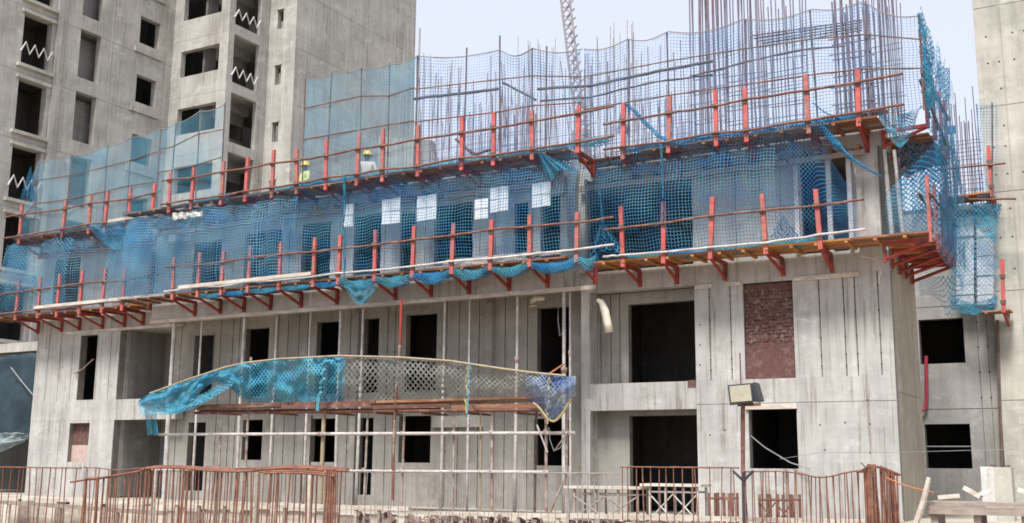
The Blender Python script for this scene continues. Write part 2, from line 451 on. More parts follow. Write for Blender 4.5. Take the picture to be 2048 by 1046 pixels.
# ================================================================== ground
g = MB(); g.v = [V(p) for p in ((-900, -900, 0), (900, -900, 0), (900, 900, 0), (-900, 900, 0))]; g.f = [(0, 1, 2, 3)]
tag(g.build('ground', 'ground_dirt'), kind='structure')
TZ = 0.62
tb = MB()
nx = 60
for i in range(nx + 1):
    x = -40 + i * 48 / nx
    e = -4.75 + 0.12 * nz(x * 0.9) + 0.06 * nz(x * 4)
    tb.v += [V((x, e - 0.15, -0.1)), V((x, e, TZ + 0.03 * nz(x * 1.7, 3))), V((x, -2.0, TZ + 0.02 * nz(x, 7))), V((x, 30, TZ))]
for i in range(nx):
    for k in range(3):
        a = i * 4 + k
        tb.f.append((a, a + 4, a + 5, a + 1))
tag(tb.build('terrace', 'terrace_fill'), kind='structure')

# ================================================================== main building
XL, XR = -28.62, 0.0
XA, XB = -24.5, -22.0        # left balcony opening, start of the projecting centre
XC = -7.62                   # column at the end of the centre
B1, S1 = 3.10, 3.76          # first floor edge beam
B2, S2 = 6.08, 6.60          # second floor beam
B3, S3 = 8.95, 9.32          # third floor slab edge
bld = thing('unfinished_building', 'long grey unfinished concrete building wrapped in blue nets, its upper storey still being cast', 'building', (-14, 4, TZ))
cf, cu, cr = 'concrete_facade', 'concrete_upper', 'concrete_recess_shaded'

# left wing, front face y = 0
wx0, wx1 = W(157, 740, 1, 0).x, W(191, 740, 1, 0).x
gx0, gx1 = W(137, 880, 1, 0).x, W(177, 880, 1, 0).x
wall(bld, 'y', 0.0, XL, XA, S1, B2, [(wx0, wx1, S1 + 0.02, 5.95)], cf, 0.28, joints=seq(XL, XA, 0.62))
wall(bld, 'y', 0.0, XL, XA, 0.4, B1, [(gx0, gx1, 1.75, 3.02)], cf, 0.28, joints=(XL + 1.5, XL + 2.9))
block('beam', XL, XB + 0.25, -0.004, 0.32, B1, S1, cf, bld)
# left balcony: jamb, back wall
block('wall_panel', XA - 0.3, XA - 0.001, 0.281, 0.449, 0.4, B2, cf, bld)
def cw(pxa, pxb, z0, z1, yy=0.45, py=700):
    return (W(pxa, py, 1, yy).x, W(pxb, py, 1, yy).x, z0, z1)
up = [cw(388, 429, S1, 5.75), cw(490, 537, S1, 5.85), cw(632, 681, S1, 5.9), cw(726, 757, S1, 5.9), cw(811, 873, S1, 5.92), cw(1074, 1141, S1, 5.85)]
lo = [cw(375, 410, 0.9, 3.0, py=880), cw(484, 524, 1.85, 3.05, py=880), cw(620, 672, 1.8, 3.05, py=880), cw(716, 746, 0.9, 3.05, py=880), cw(797, 861, 1.8, 3.08, py=880), cw(1068, 1142, 1.75, 2.95, py=880)]
jts = [W(px, 700, 1, 0.45).x for px in (275, 300, 362, 440, 465, 478, 556, 575, 597, 615, 700, 712, 775, 790, 893, 918, 940, 958, 975, 1010, 1035, 1055)]
XQ = XB - 0.42
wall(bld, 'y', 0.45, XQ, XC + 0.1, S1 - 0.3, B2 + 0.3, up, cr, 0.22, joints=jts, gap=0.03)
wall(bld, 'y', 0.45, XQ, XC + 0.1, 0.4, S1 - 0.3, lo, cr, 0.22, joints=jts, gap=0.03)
holes(bld, 'y', 0.45, [(j + random.uniform(-.02, .02), z) for j in jts for z in (1.5, 2.1, 2.7, 4.3, 4.9, 5.5) if random.random() < 0.8])
for za, zb in ((0.66, S1 - 0.32), (S1 - 0.08, B2)):
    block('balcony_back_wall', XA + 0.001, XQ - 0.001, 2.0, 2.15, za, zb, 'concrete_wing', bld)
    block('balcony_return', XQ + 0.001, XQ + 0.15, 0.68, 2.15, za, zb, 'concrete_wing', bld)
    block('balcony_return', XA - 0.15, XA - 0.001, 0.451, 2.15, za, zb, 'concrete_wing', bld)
block('balcony_ceiling', XA + 0.001, XQ - 0.001, 0.36, 2.2, B2 + 0.002, B2 + 0.1, cf, bld)
# recessed shafts in the centre wall, a pale lintel block
for a, b in ((975, 990), (712, 722)):
    q = cw(a, b, 0, 0)
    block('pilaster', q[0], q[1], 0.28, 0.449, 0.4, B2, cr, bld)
q = cw(868, 975, 0, 0, py=860)
block('lintel', q[0], q[1], 0.36, 0.448, 2.75, 3.06, 'concrete_tower_pale', bld)
# projecting floor slab of the centre at the second floor
block('slab_edge', XB, XC, -1.0, 0.44, B2 + 0.12, S2, cf, bld)
block('edge_beam', XB, XC, -1.004, -0.75, B2 - 0.04, B2 + 0.12, cf, bld)
block('formwork_rail', XB + 0.02, XC + 0.9, -1.07, -1.005, B2 - 0.10, B2 + 0.0, 'plank_pale', bld)
# left and right edge beams at the second floor
block('beam', XL, XB - 0.002, -0.003, 0.35, B2, S2, cf, bld)
block('beam', XC + 0.002, XR, -0.003, 0.35, B2, S2, cf, bld)
# column at the end of the centre
block('column', XC, XC + 0.24, 0.0, 0.85, 0.4, B2, cf, bld)
# right balcony bay: back wall with wide dark openings
rx0, rx1 = XC + 0.24, W(1391, 700, 1, 0).x
dx0 = W(1257, 700, 1, 0.45).x
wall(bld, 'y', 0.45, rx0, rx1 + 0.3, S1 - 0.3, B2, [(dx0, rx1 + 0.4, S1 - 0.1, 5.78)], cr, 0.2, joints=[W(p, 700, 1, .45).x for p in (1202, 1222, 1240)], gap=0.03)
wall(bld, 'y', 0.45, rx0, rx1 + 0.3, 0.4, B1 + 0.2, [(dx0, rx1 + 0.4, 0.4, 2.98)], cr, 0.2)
block('balcony_beam', rx0 + 0.002, rx1 - 0.002, -0.01, 0.3, B1, S1, cf, bld)
block('balcony_floor', rx0 + 0.002, rx1 - 0.002, 0.302, 0.445, B1 + 0.3, S1 - 0.1, cf, bld)
# right wing front
bx0, bx1 = W(1488, 660, 1, 0).x, W(1588, 660, 1, 0).x
hx0, hx1 = W(1498, 870, 1, 0).x, W(1595, 870, 1, 0).x
jr = [W(p, 660, 1, 0).x for p in (1420, 1462, 1641, 1690, 1713, 1760)]
wall(bld, 'y', 0.0, rx1, XR, S1, B2, [(bx0, bx1, S1 + 0.01, 6.02)], cf, 0.25, joints=jr, gap=0.03)
wall(bld, 'y', 0.0, rx1, XR, 0.4, S1 - 0.001, [(hx0, hx1, 1.72, 3.06)], cf, 0.25, joints=(), lifts=(3.2,), gap=0.012)
holes(bld, 'y', 0.0, [(j, z) for j in jr for z in (4.0, 4.25, 4.65, 5.2, 5.75)] + [(W(x, y, 1, 0).x, W(x, y, 1, 0).z) for x, y in ((1420, 870), (1450, 860), (1640, 850), (1690, 845), (1740, 848), (1650, 900), (1740, 905), (1735, 800), (1400, 690), (1400, 730), (1400, 650))])
holes(bld, 'y', 0.0, [(XL + 0.3 + random.random() * 3.6, random.choice((1.2, 2.0, 2.8, 4.2, 4.9, 5.6))) for _ in range(20)], 0.018)
# window surround and timber lintel pieces
block('lintel', hx0 - 0.05, hx1 + 0.02, -0.05, -0.001, 3.06, 3.19, 'plank_pale', bld)
block('formwork_strip', W(1590, 600, 1, 0).x, W(1722, 600, 1, 0).x, -0.05, -0.004, B2 - 0.10, B2 + 0.0, 'plank_pale', bld)
block('formwork_strip', W(1391, 600, 1, 0).x, W(1425, 600, 1, 0).x, -0.04, -0.004, B2 - 0.12, B2 - 0.02, 'plank_pale', bld)
block('formwork_strip', W(1450, 600, 1, 0).x, W(1482, 600, 1, 0).x, -0.04, -0.004, B2 - 0.10, B2 - 0.01, 'plank_pale', bld)
block('formwork_strip', W(130, 690, 1, 0).x, W(345, 690, 1, 0).x, -0.05, -0.004, B2 - 0.06, B2 + 0.03, 'plank_pale', bld)
# laterite block infill of the tall window: rubble courses, stone by stone
inf = block('window_infill', bx0 + 0.001, bx1 - 0.001, 0.11, 0.25, S1 + 0.01, 6.0, 'laterite', bld)
block('plaster_patch', bx0 + 0.002, bx1 - 0.002, 0.085, 0.112, S1 + 0.012, 4.62, 'laterite', inf)
z = 4.62
while z < 5.86:
    h = random.uniform(0.065, 0.10); x = bx0 + 0.01
    while x < bx1 - 0.03:
        w = min(random.uniform(0.05, 0.11), bx1 - 0.012 - x)
        if w < 0.03: break
        d = random.uniform(0.0, 0.03)
        zz = z + random.uniform(-.02, .02)
        block('stone', x, x + w, 0.095 - d, 0.115, zz, min(zz + h * 0.95, 5.93), random.choice(('laterite', 'laterite', 'laterite', 'stone_b')), inf, rot=Matrix.Rotation(random.uniform(-.5, .5), 4, 'Y'))
        x += w
    z += h
block('window_infill', gx0 + 0.001, gx1 - 0.001, 0.16, 0.25, 1.75, 2.3, 'plaster_pink', bld)
block('window_infill', gx0 + 0.001, gx1 - 0.001, 0.18, 0.25, 2.301, 3.02, 'laterite', bld)
block('rag', W(1375, 775, 1, -0.05).x, W(1391, 775, 1, -0.05).x, -0.03, -0.012, 3.62, 3.78, 'laterite', bld)
# right end face (x = 0), only 3 m deep, and the rest of the envelope
wall(bld, 'x', 0.0, 0.251, 3.05, 0.4, S2, [], 'concrete_side', 0.25, joints=(), lifts=(3.4,), gap=0.01)
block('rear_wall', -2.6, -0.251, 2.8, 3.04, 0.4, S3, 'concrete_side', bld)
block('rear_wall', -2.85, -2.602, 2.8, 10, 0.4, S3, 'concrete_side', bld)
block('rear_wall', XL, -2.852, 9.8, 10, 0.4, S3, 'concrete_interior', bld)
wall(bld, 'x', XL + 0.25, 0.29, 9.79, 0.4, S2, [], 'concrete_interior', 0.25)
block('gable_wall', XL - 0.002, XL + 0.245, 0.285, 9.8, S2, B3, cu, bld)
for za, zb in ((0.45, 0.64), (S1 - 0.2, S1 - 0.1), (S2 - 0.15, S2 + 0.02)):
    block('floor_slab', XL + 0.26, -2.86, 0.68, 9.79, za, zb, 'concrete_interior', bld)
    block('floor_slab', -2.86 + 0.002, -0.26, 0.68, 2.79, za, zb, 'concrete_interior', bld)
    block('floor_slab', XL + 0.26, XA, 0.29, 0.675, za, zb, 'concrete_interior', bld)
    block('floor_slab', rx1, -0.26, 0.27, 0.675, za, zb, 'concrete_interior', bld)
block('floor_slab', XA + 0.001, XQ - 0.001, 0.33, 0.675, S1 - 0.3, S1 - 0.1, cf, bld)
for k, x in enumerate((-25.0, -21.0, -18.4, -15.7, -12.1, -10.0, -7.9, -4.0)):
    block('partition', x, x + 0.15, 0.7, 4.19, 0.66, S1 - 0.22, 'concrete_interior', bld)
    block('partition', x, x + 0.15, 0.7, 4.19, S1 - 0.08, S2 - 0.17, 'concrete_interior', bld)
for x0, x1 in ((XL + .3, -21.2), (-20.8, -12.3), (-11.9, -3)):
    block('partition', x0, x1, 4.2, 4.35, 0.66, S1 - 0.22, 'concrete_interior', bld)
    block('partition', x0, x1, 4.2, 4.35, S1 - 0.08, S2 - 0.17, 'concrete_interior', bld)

# third storey (second floor) walls behind the nets
def c2(pxa, pxb, z0, z1, yy, py=450):
    return (W(pxa, py, 1, yy).x, W(pxb, py, 1, yy).x, z0, z1)
opr = [c2(1174, 1384, S2 + 0.0, 8.75, 0, 420), c2(1602, 1694, S2, 8.8, 0, 400)]
wall(bld, 'y', 0.02, XC, -0.12, S2, B3, opr, cu, 0.2, joints=[W(p, 400, 1, 0).x for p in (1420, 1470, 1520, 1560, 1730)], lifts=(7.8,), gap=0.014)
opc = [c2(1080, 1150, S2, 8.5, -1), c2(1028, 1056, 6.9, 8.4, -1), c2(868, 945, S2, 8.6, -1), c2(708, 762, 6.9, 8.6, -1), c2(604, 662, S2, 8.55, -1), c2(488, 562, S2, 8.5, -1, 510), c2(385, 440, S2 + .1, 8.4, -1, 530), c2(800, 832, 6.8, 8.5, -1)]
wall(bld, 'y', -0.98, XB, XC + 0.0, S2, B3, opc, cu, 0.2, joints=[W(p, 450, 1, -1).x for p in (470, 580, 600, 680, 770, 850, 960, 990, 1065)], gap=0.02)
opl = [c2(108, 158, S2 + .1, 8.7, 0, 550), c2(298, 345, S2, 8.6, 0, 550)]
wall(bld, 'y', 0.02, XL, XB - 0.001, S2, B3, opl, cu, 0.2, joints=[W(p, 550, 1, 0).x for p in (70, 190, 230, 270)], gap=0.02)
block('return_wall', XC - 0.2, XC - 0.002, -0.78, 0.018, S2, B3, cu, bld)
block('return_wall', XB + 0.002, XB + 0.2, -0.78, 0.018, S2, B3, cu, bld)
wall(bld, 'x', -0.12, 0.221, 2.79, S2, B3, [], 'concrete_side', 0.2)
block('column', W(1155, 450, 1, -.1).x, W(1171, 450, 1, -.1).x, -0.12, 0.018, S2, B3, 'concrete_tower_pale', bld)
for px in (1700, 1593):
    xx = W(px, 400, 1, -0.05).x
    block('door_post', xx - 0.05, xx + 0.05, -0.07, 0.018, S2, 8.9, 'pale_form', bld)
xx = W(1660, 400, 1, 0.1).x
block('door_post', xx - 0.06, xx + 0.05, 0.03, 0.15, S2, 8.8, 'pale_form', bld)
for x in (-25.0, -21.0, -18.2, -15.2, -12.4, -10.6, -8.9, -4.6, -2.6):
    block('partition', x, x + 0.15, 0.25, 2.7, S2 + 0.03, B3 - 0.01, 'concrete_interior', bld)
block('partition', XL + 0.3, -2.7, 2.9, 3.05, S2 + 0.03, B3 - 0.01, 'concrete_interior', bld)
block('deck_slab', XL, XB - 0.001, -0.05, 9.9, B3, S3, cf, bld)
block('deck_slab', XB, XC, -1.05, 9.9, B3 + 0.001, S3 + 0.001, cf, bld)
block('deck_slab', XC + 0.001, -2.6, -0.05, 9.9, B3, S3, cf, bld)
block('deck_slab', -2.6 + 0.001, 0.0, -0.05, 3.02, B3, S3, cf, bld)
# timber joists and runners of the deck formwork seen under the edge
for i, x in enumerate([XL + 0.2 + k * 0.62 for k in range(46)]):
    if x > -0.2: break
    yy = -1.35 if XB < x < XC else -0.38
    block('formwork_joist', x, x + 0.08, yy, yy + 0.55 if not XB < x < XC else yy + 0.36, B3 - 0.12, B3 - 0.002, random.choice(('plank_brown', 'plank_grey', 'dark_pipe')), bld)
for a, b, yy in ((XL, XB - .1, -0.30), (XB + .1, XC - .1, -1.25), (XC + .1, -0.3, -0.30)):
    x = a
    while x < b - 0.3:
        L = min(random.uniform(1.6, 3.0), b - x)
        block('formwork_runner', x, x + L - 0.06, yy, yy + 0.09, B3 - 0.24 + random.uniform(-.03, .02), B3 - 0.125, random.choice(('plank_brown', 'plank_grey', 'red_dark')), bld, rot=Matrix.Rotation(random.uniform(-.012, .012), 4, 'Y'))
        x += L
# raised infill strip under the deck edge
# corner post of the third storey seen between the nets
block('column', -0.62, -0.125, -0.06, 0.015, S2 + 0.001, B3 - 0.001, 'concrete_facade', bld)

# white boards hung behind the net before the centre wall
YW = -1.62
for i, (xa, ya, xb, yb) in enumerate(((765, 400, 800, 445), (835, 393, 872, 438), (950, 400, 976, 436), (981, 376, 1016, 421), (1065, 368, 1101, 411), (688, 410, 706, 452))):
    a, b = W(xa, ya, 1, YW), W(xb, yb, 1, YW)
    nm = ['second from left', 'third from left, beside a deep blue opening', 'narrow lower one of the stepped pair', 'upper one of the stepped pair', 'rightmost of them', 'narrow leftmost one behind a rope'][i]
    t = thing('white_board', 'white four-part board on the netted upper storey, ' + nm, 'board', ((a.x + b.x) / 2, YW, b.z), 'white boards on the net')
    xm, zm = (a.x + b.x) / 2, (a.z + b.z) / 2
    for (u0, u1) in ((a.x, xm - 0.008), (xm + 0.008, b.x)):
        for (w0, w1) in ((b.z, zm - 0.012), (zm + 0.012, a.z)):
            block('pane', u0, u1, YW - 0.012, YW + 0.012, w0, w1, 'white_board', t)
    block('batten', a.x - 0.01, b.x + 0.01, YW + 0.013, YW + 0.04, zm - 0.03, zm + 0.03, 'wire_grey', t)
    block('batten', xm - 0.03, xm + 0.03, YW + 0.041, YW + 0.06, b.z, a.z, 'wire_grey', t)
    for u in (a.x + 0.05, b.x - 0.05): rod('hanger', (u, YW + 0.02, a.z - 0.02), (u, YW + 0.02, 9.25), 0.008, 'wire_grey', t)

# ================================================================== left tower
tw = thing('concrete_tower', 'tall stepped concrete tower on the left with rows of dark empty windows', 'building', (-38, 14, TZ))
ct = 'concrete_tower'
PER, ZT = 3.1, 37.5
ks = range(-7, 6)
opA = []
for k in ks:
    opA += [(4.95, 6.42, 19.35 + PER * k, 21.75 + PER * k), (8.0, 9.2, 19.7 + PER * k, 22.1 + PER * k), (11.45, 12.76, 22.62 - PER + PER * k, 24.05 - PER + PER * k)]
opA = [o for o in opA if o[3] < ZT and o[2] > 0.8]
wall(tw, 'x', -38.0, -2.0, 13.7, 0.4, ZT, opA, ct, 0.35, core=ct, joints=(3.4, 7.2, 9.9, 13.2), gap=0.018, lifts=[18.95 + PER * k for k in ks])
for k in ks:
    zz = 19.35 + PER * k
    if zz < 1: continue
    block('sill', -38.0 + 0.001, -37.82, 4.75, 6.6, zz - 0.16, zz - 0.01, 'concrete_tower_pale', tw)
    block('window_hood', -37.999, -37.86, 4.8, 6.55, zz + 2.42, zz + 2.55, 'concrete_tower_pale', tw)
    block('pier', -37.998, -37.88, 6.62, 6.9, zz - 0.4, zz + 2.69, ct, tw)
    block('window_frame', -38.3, -38.06, 11.45, 11.55, 22.62 - PER + PER * k, 24.05 - PER + PER * k, 'concrete_tower_pale', tw)
    block('apron', -37.999, -37.9, 11.2, 12.95, zz - 0.35 - 0.02, zz - 0.1, ct, tw)
    block('floor_slab', -46, -38.4, -2, 13.6, zz - 0.45, zz - 0.2, 'concrete_interior', tw)
    block('inner_wall', -39.0, -38.85, 8.45, 9.6, zz - 0.19, zz + 2.64, 'concrete_wing', tw)
    block('inner_wall', -40.4, -40.25, 3.5, 8.0, zz - 0.19, zz + 2.64, 'concrete_interior', tw)
block('inner_wall', -46.3, -46, -2, 13.7, 0.4, ZT, 'concrete_interior', tw)
block('inner_wall', -46, -38.36, -2.3, -2.001, 0.4, ZT, ct, tw)
block('inner_wall', -46, -38.36, 7.2, 7.4, 0.4, ZT, 'concrete_interior', tw)
block('inner_wall', -46, -38.36, 10.2, 10.4, 0.4, ZT, 'concrete_interior', tw)
# face B (parallel to the long facade) with wide windows, loggia C, slot face D, blank core face E
XCC, YB, YD, XE, YE = -34.08, 13.7, 16.63, -32.25, 27.4
opB = [(-37.35, -34.68, 21.32 + PER * k, 22.72 + PER * k) for k in ks if 21.3 + PER * k > 1 and 22.8 + PER * k < ZT]
wall(tw, 'y', YB, -38.0 + 0.001, XCC, 0.4, ZT, opB, ct, 0.3, core=ct, joints=(), lifts=[20.2 + PER * k for k in ks], gap=0.012)
opC = [(14.1, 15.95, 20.68 + PER * k, 23.25 + PER * k) for k in ks if 20.6 + PER * k > 1 and 23.3 + PER * k < ZT]
wall(tw, 'x', XCC, YB + 0.301, YD, 0.4, ZT, opC, ct, 0.25, core=ct)
for k in ks:
    zz = 20.68 + PER * k
    if zz < 1: continue
    block('floor_slab', -38.0, XCC - 0.26, YB + 0.31, 20, zz - 0.35, zz - 0.05, 'concrete_tower', tw)
    block('inner_wall', -36.1, -35.95, 14.0, 14.75, zz - 0.05, zz + 2.74, 'concrete_interior', tw)
    block('inner_wall', -36.1, -35.95, 14.751, 17, zz - 0.05, zz + 0.95, 'concrete_wing', tw)
    block('inner_wall', -36.1, -35.95, 14.751, 17, zz + 1.75, zz + 2.74, 'concrete_wing', tw)
    block('inner_beam', -35.94, -35.6, 14.02, 17, zz + 2.3, zz + 2.74, ct, tw)
block('inner_wall', -44, -43.8, 13.7, 28, 0.4, ZT, 'concrete_interior', tw)
block('inner_wall', -43.8, -36.12, 17.01, 17.2, 0.4, ZT, 'concrete_interior', tw)
opD = [(-33.55, -33.15, 24.3 + PER * k, 25.35 + PER * k) for k in ks if 24 + PER * k > 1 and 25.4 + PER * k < ZT]
wall(tw, 'y', YD, XCC + 0.001, XE, 0.4, ZT, opD, ct, 0.3, core=ct)
for o in opD:
    block('window_hood', o[0] - 0.04, o[1] + 0.04, YD - 0.06, YD - 0.001, o[3] + 0.01, o[3] + 0.11, 'concrete_tower_pale', tw)
    block('inner_wall', -33.9, -32.9, YD + 0.8, YD + 0.9, o[2] - 0.5, o[3] + 0.5, 'concrete_interior', tw)
jE = seq(YD, YE, 1.22)
wall(tw, 'x', XE, YD + 0.301, YE, 0.4, 45, [], 'concrete_core', 0.3, core='concrete_core', joints=jE, lifts=[23.1 + PER * k for k in ks], gap=0.02)
holes(tw, 'x', XE, [(j + 0.3, z + PER * k) for j in jE for z in (24.0, 25.4) for k in range(-3, 4)], 0.035)
block('rear_wall', -44, XE - 0.301, YE - 0.3, YE - 0.001, 0.4, 45, 'concrete_core', tw)
def zigzag(face_pts, r=0.045):
    mb = MB(); mb.tube(face_pts, r, 5)
    mb.build('safety_tape', 'white_paint', tw)
for k in (0, -2):
    zz = 19.85 + PER * k
    zigzag([V((-37.93, 4.85 + i * 0.235, zz + (0.28 if i % 2 else -0.22) + 0.25)) for i in range(8)])
for k in (0, 1):
    zz = 20.9 + PER * k
    zigzag([V((XCC + 0.04, 14.0 + i * 0.27, zz + (0.5 if i % 2 else 0.0) + 0.1)) for i in range(8)])

# tarpaulins in the gap left of the long building
t = thing('tarpaulin', 'dark blue tarpaulin hung beside the left end of the long building', 'tarpaulin', (-31, 1.5, 2.7))
sheet('cloth', lambda u, v: V((-35 + u * 6.2, 1.5 + 0.15 * nz(u * 9, v * 3) + 0.08 * nz(u * 30, v * 4), 2.55 + v * 3.1 + 0.12 * nz(u * 7, 3) - 0.3 * (1 - u) * (1 - v))), 40, 14, 'tarp_dark', t, 0.01)
mb = MB(); mb.tube([W(22, 735, 1, 1.3), W(45, 765, 1, 1.3), W(68, 792, 1, 1.3)], 0.025); mb.build('rope', 'wire_grey', t)
t = thing('tarpaulin', 'pale torn sheet sagging below the dark tarpaulin at the left edge', 'tarpaulin', (-32, 1.1, 1.9))
sheet('cloth', lambda u, v: V((-35 + u * 5.0, 1.15 + 0.2 * nz(u * 8, v * 5) + 0.1 * nz(u * 25, v * 9), 2.78 - 0.02 * u - (1 - v) * (1.05 * (1 - 0.85 * u ** 2)) + 0.1 * nz(u * 9, v * 2))), 36, 12, 'tarp_pale', t, 0.008)
block_ = thing('shed', 'dark open shed under the tarpaulins at the left edge', 'shed', (-33, 3, TZ))
block('back_wall', -37.5, -29.2, 5.0, 5.2, TZ, 6.0, 'concrete_interior', block_)
block('post', -30.55, -30.4, 1.62, 1.75, TZ, 5.8, 'plank_grey', block_)
block('post', -34.9, -34.75, 1.62, 1.75, TZ, 5.8, 'plank_grey', block_)
block('roof', -37.4, -29.4, 1.75, 5.3, 5.9, 6.05, 'concrete_tower_pale', block_)
block('fascia', -37.4, -29.4, 1.56, 1.748, 5.78, 6.12, 'concrete_tower', block_)

# ================================================================== right wing and right tower
wg = thing('concrete_wing', 'grey shaded concrete wing with two square dark windows behind the right corner', 'building', (0, 8.5, TZ))
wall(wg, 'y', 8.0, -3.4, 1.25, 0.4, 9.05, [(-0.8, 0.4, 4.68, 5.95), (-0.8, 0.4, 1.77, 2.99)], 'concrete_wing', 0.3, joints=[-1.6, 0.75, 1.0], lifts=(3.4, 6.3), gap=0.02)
block('room_wall', -3.4, 1.2, 12, 12.2, 0.4, 9.05, 'concrete_interior', wg)
block('room_wall', -3.4, -3.2, 8.31, 11.99, 0.4, 9.05, 'concrete_interior', wg)
block('room_wall', 1.0, 1.2, 8.31, 11.99, 0.4, 9.05, 'concrete_interior', wg)
for zz in (0.45, 3.3, 6.3, 9.051):
    block('floor_slab', -3.4, 1.24, 8.31, 12.3, zz, zz + 0.2, 'concrete_interior', wg)
block('window_bar', -0.8, 0.4, 8.1, 8.13, 2.36, 2.39, 'wire_grey', wg)
holes(wg, 'y', 8.0, [(x, z) for x in (-1.6, 0.75, 1.0) for z in (3.7, 4.4, 5.1, 5.8)], 0.03)
mb = MB(); mb.tube([W(1852, 712, 1, 7.9), W(1853, 800, 1, 7.9), W(1850, 816, 1, 7.88), W(1844, 822, 1, 7.85)], 0.05, 8)
tag(mb.build('drain_pipe', 'magenta_pipe'), 'short crimson pipe hanging below the upper square window of the grey wing', 'pipe')
rtw = thing('concrete_tower', 'pale beige concrete tower cut off by the right edge of the picture', 'building', (4, 9, TZ))
wall(rtw, 'y', 7.78, 1.25, 7.5, 0.4, 32, [], 'concrete_tower_pale', 0.3, core='concrete_tower_pale', joints=(1.95, 2.95, 4.2), lifts=(3.6, 6.6, 9.4, 11.9, 14.9, 18), gap=0.02)
block('side_wall', 1.251, 1.55, 8.081, 14, 0.4, 32, 'concrete_tower_pale', rtw)
holes(rtw, 'y', 7.78, [(x, z) for x in (1.55, 1.85, 2.25, 2.55, 2.8) for z in (7.2, 8.1, 8.9, 9.9, 10.7, 11.3, 12.4, 13.2, 14.0, 15.5, 16.3) if random.random() < .75], 0.03)
mb = MB(); mb.tube([W(1995, 640, 1, 7.72), W(1998, 760, 1, 7.7), W(2004, 930, 1, 7.7)], 0.045, 6); mb.build('downpipe', 'dark_pipe', rtw)

# rebar cage, platform and guard on the wing
def cage(name, label, x0, x1, y, z0, z1, n, rows=2, depth=0.3, mat='rebar_grey', r=0.016, ties=0.4, tall=0.8, lean=0.02, group=None, tie_top=None):
    t = thing(name, label, 'rebar cage', ((x0 + x1) / 2, y, z0), group)
    for j in range(rows):
        for i in range(n):
            x = x0 + (x1 - x0) * i / max(1, n - 1) + random.uniform(-.03, .03)
            yy = y + j * depth
            zt = z1 + random.uniform(-tall, tall * 0.4)
            l = random.gauss(0, lean)
            bar('bar', (x, yy, z0), (x + l * (zt - z0), yy + random.gauss(0, lean) * (zt - z0), zt), r, mat, t)
    z = z0 + 0.3
    top = tie_top or z1 - 1.0
    while z < top:
        for j in range(rows):
            bar('tie', (x0 - 0.06, y + j * depth - 0.02, z + random.uniform(-.03, .03)), (x1 + 0.06, y + j * depth - 0.02, z + random.uniform(-.03, .03)), r * 0.75, mat, t)
        z += ties
    return t
cage('rebar_cage', 'dense dark rebar cage standing on the grey wing beside the beige tower', 0.05, 1.05, 8.6, 9.25, 12.6, 12, 2, 0.35, 'rebar_grey', 0.014, 0.24, 0.9, 0.01, tie_top=11.4)

# ================================================================== brackets (guard posts on triangular red brackets)
_bk = {}
def bracket_meshes():
    mb = MB(); mb.box(-0.05, 0.05, -0.035, 0.035, -0.06, 1.32); _bk['post'] = mb
    mb = MB(); mb.box(-0.04, 0.04, 0.037, 1.0, -0.05, 0.03); _bk['arm'] = mb
    mb = MB(); mb.tube([(0, 0.02, -0.05), (0, 0.97, -0.36)], 0.042, 5); _bk['brace'] = mb
    mb = MB(); mb.box(-0.045, 0.045, 0.93, 0.995, -0.42, -0.055); _bk['wall_plate'] = mb
    for k, v in _bk.items():
        me = bpy.data.meshes.new(k)
        me.from_pydata([tuple(p) for p in v.v], [], v.f)
        me.materials.append(M['red_paint' if k == 'post' else 'red_dark'])
        _bk[k] = me
bracket_meshes()
_pw = _bk['post'].copy(); _pw.materials.clear(); _pw.materials.append(M['red_worn'])
_mb = MB(); _mb.box(-0.075, 0.075, -0.06, -0.036, -0.05, 0.05)
_ck = bpy.data.meshes.new('clamp'); _ck.from_pydata([tuple(p) for p in _mb.v], [], _mb.f); _ck.materials.append(M['dark_pipe'])
def bracket(x, y, z, rotz, label, group, h=1.0):
    t = bpy.data.objects.new('bracket_post', None)
    m = Matrix.Translation((x, y, z)) @ Matrix.Rotation(rotz + random.gauss(0, 0.03), 4, 'Z') @ Matrix.Rotation(random.gauss(0, 0.028), 4, 'Y')
    t.empty_display_size = 0.2
    place(t, m)
    tag(t, label, 'guard post', group)
    for k, me in _bk.items():
        o = bpy.data.objects.new(k, _pw if k == 'post' and random.random() < 0.4 else me)
        place(o, m @ (Matrix.Diagonal((1, 1, h, 1)) if k == 'post' else Matrix.Identity(4)), t)
    for zc in (0.92, 0.22): place(bpy.data.objects.new('clamp', _ck), m @ Matrix.Translation((0, 0, zc)), t)
    return t
def sect(px): return -1.0 if px < 320 or px > 1165 else -2.0
lower = [38, 82, 120, 165, 210, 250, 303, 350, 400, 447, 500, 562, 630, 680, 752, 827, 905, 982, 1060, 1153, 1245, 1325, 1418, 1528, 1636]
lowtop = [560, 555, 548, 541, 537, 535, 522, 515, 505, 502, 492, 485, 475, 470, 460, 452, 447, 440, 430, 425, 412, 403, 395, 387, 378]
upper = [45, 130, 183, 215, 262, 308, 343, 387, 447, 495, 548, 597, 655, 717, 768, 838, 925, 988, 1065, 1155, 1245, 1335, 1430, 1490, 1613, 1712]
upptop = [410, 402, 392, 383, 375, 368, 345, 335, 323, 315, 300, 298, 280, 265, 258, 250, 235, 225, 220, 218, 205, 193, 180, 175, 148, 140]
ZL, ZU = 6.54, 9.22
posts = {'lower': [], 'upper': []}
for nm, xs, ts, zb in (('lower', lower, lowtop, ZL), ('upper', upper, upptop, ZU)):
    for i, (px, py) in enumerate(zip(xs, ts)):
        y = sect(px)
        p = W(px, py, 1, y)
        h = max(0.85, min(1.15, (p.z - zb) / 1.32))
        bracket(p.x, y, zb, 0, 'red guard post, %s from the left on the %s front platform' % (ORD[i], nm), 'red guard posts of the %s platform' % nm, h)
        posts[nm].append(V((p.x, y, zb)))
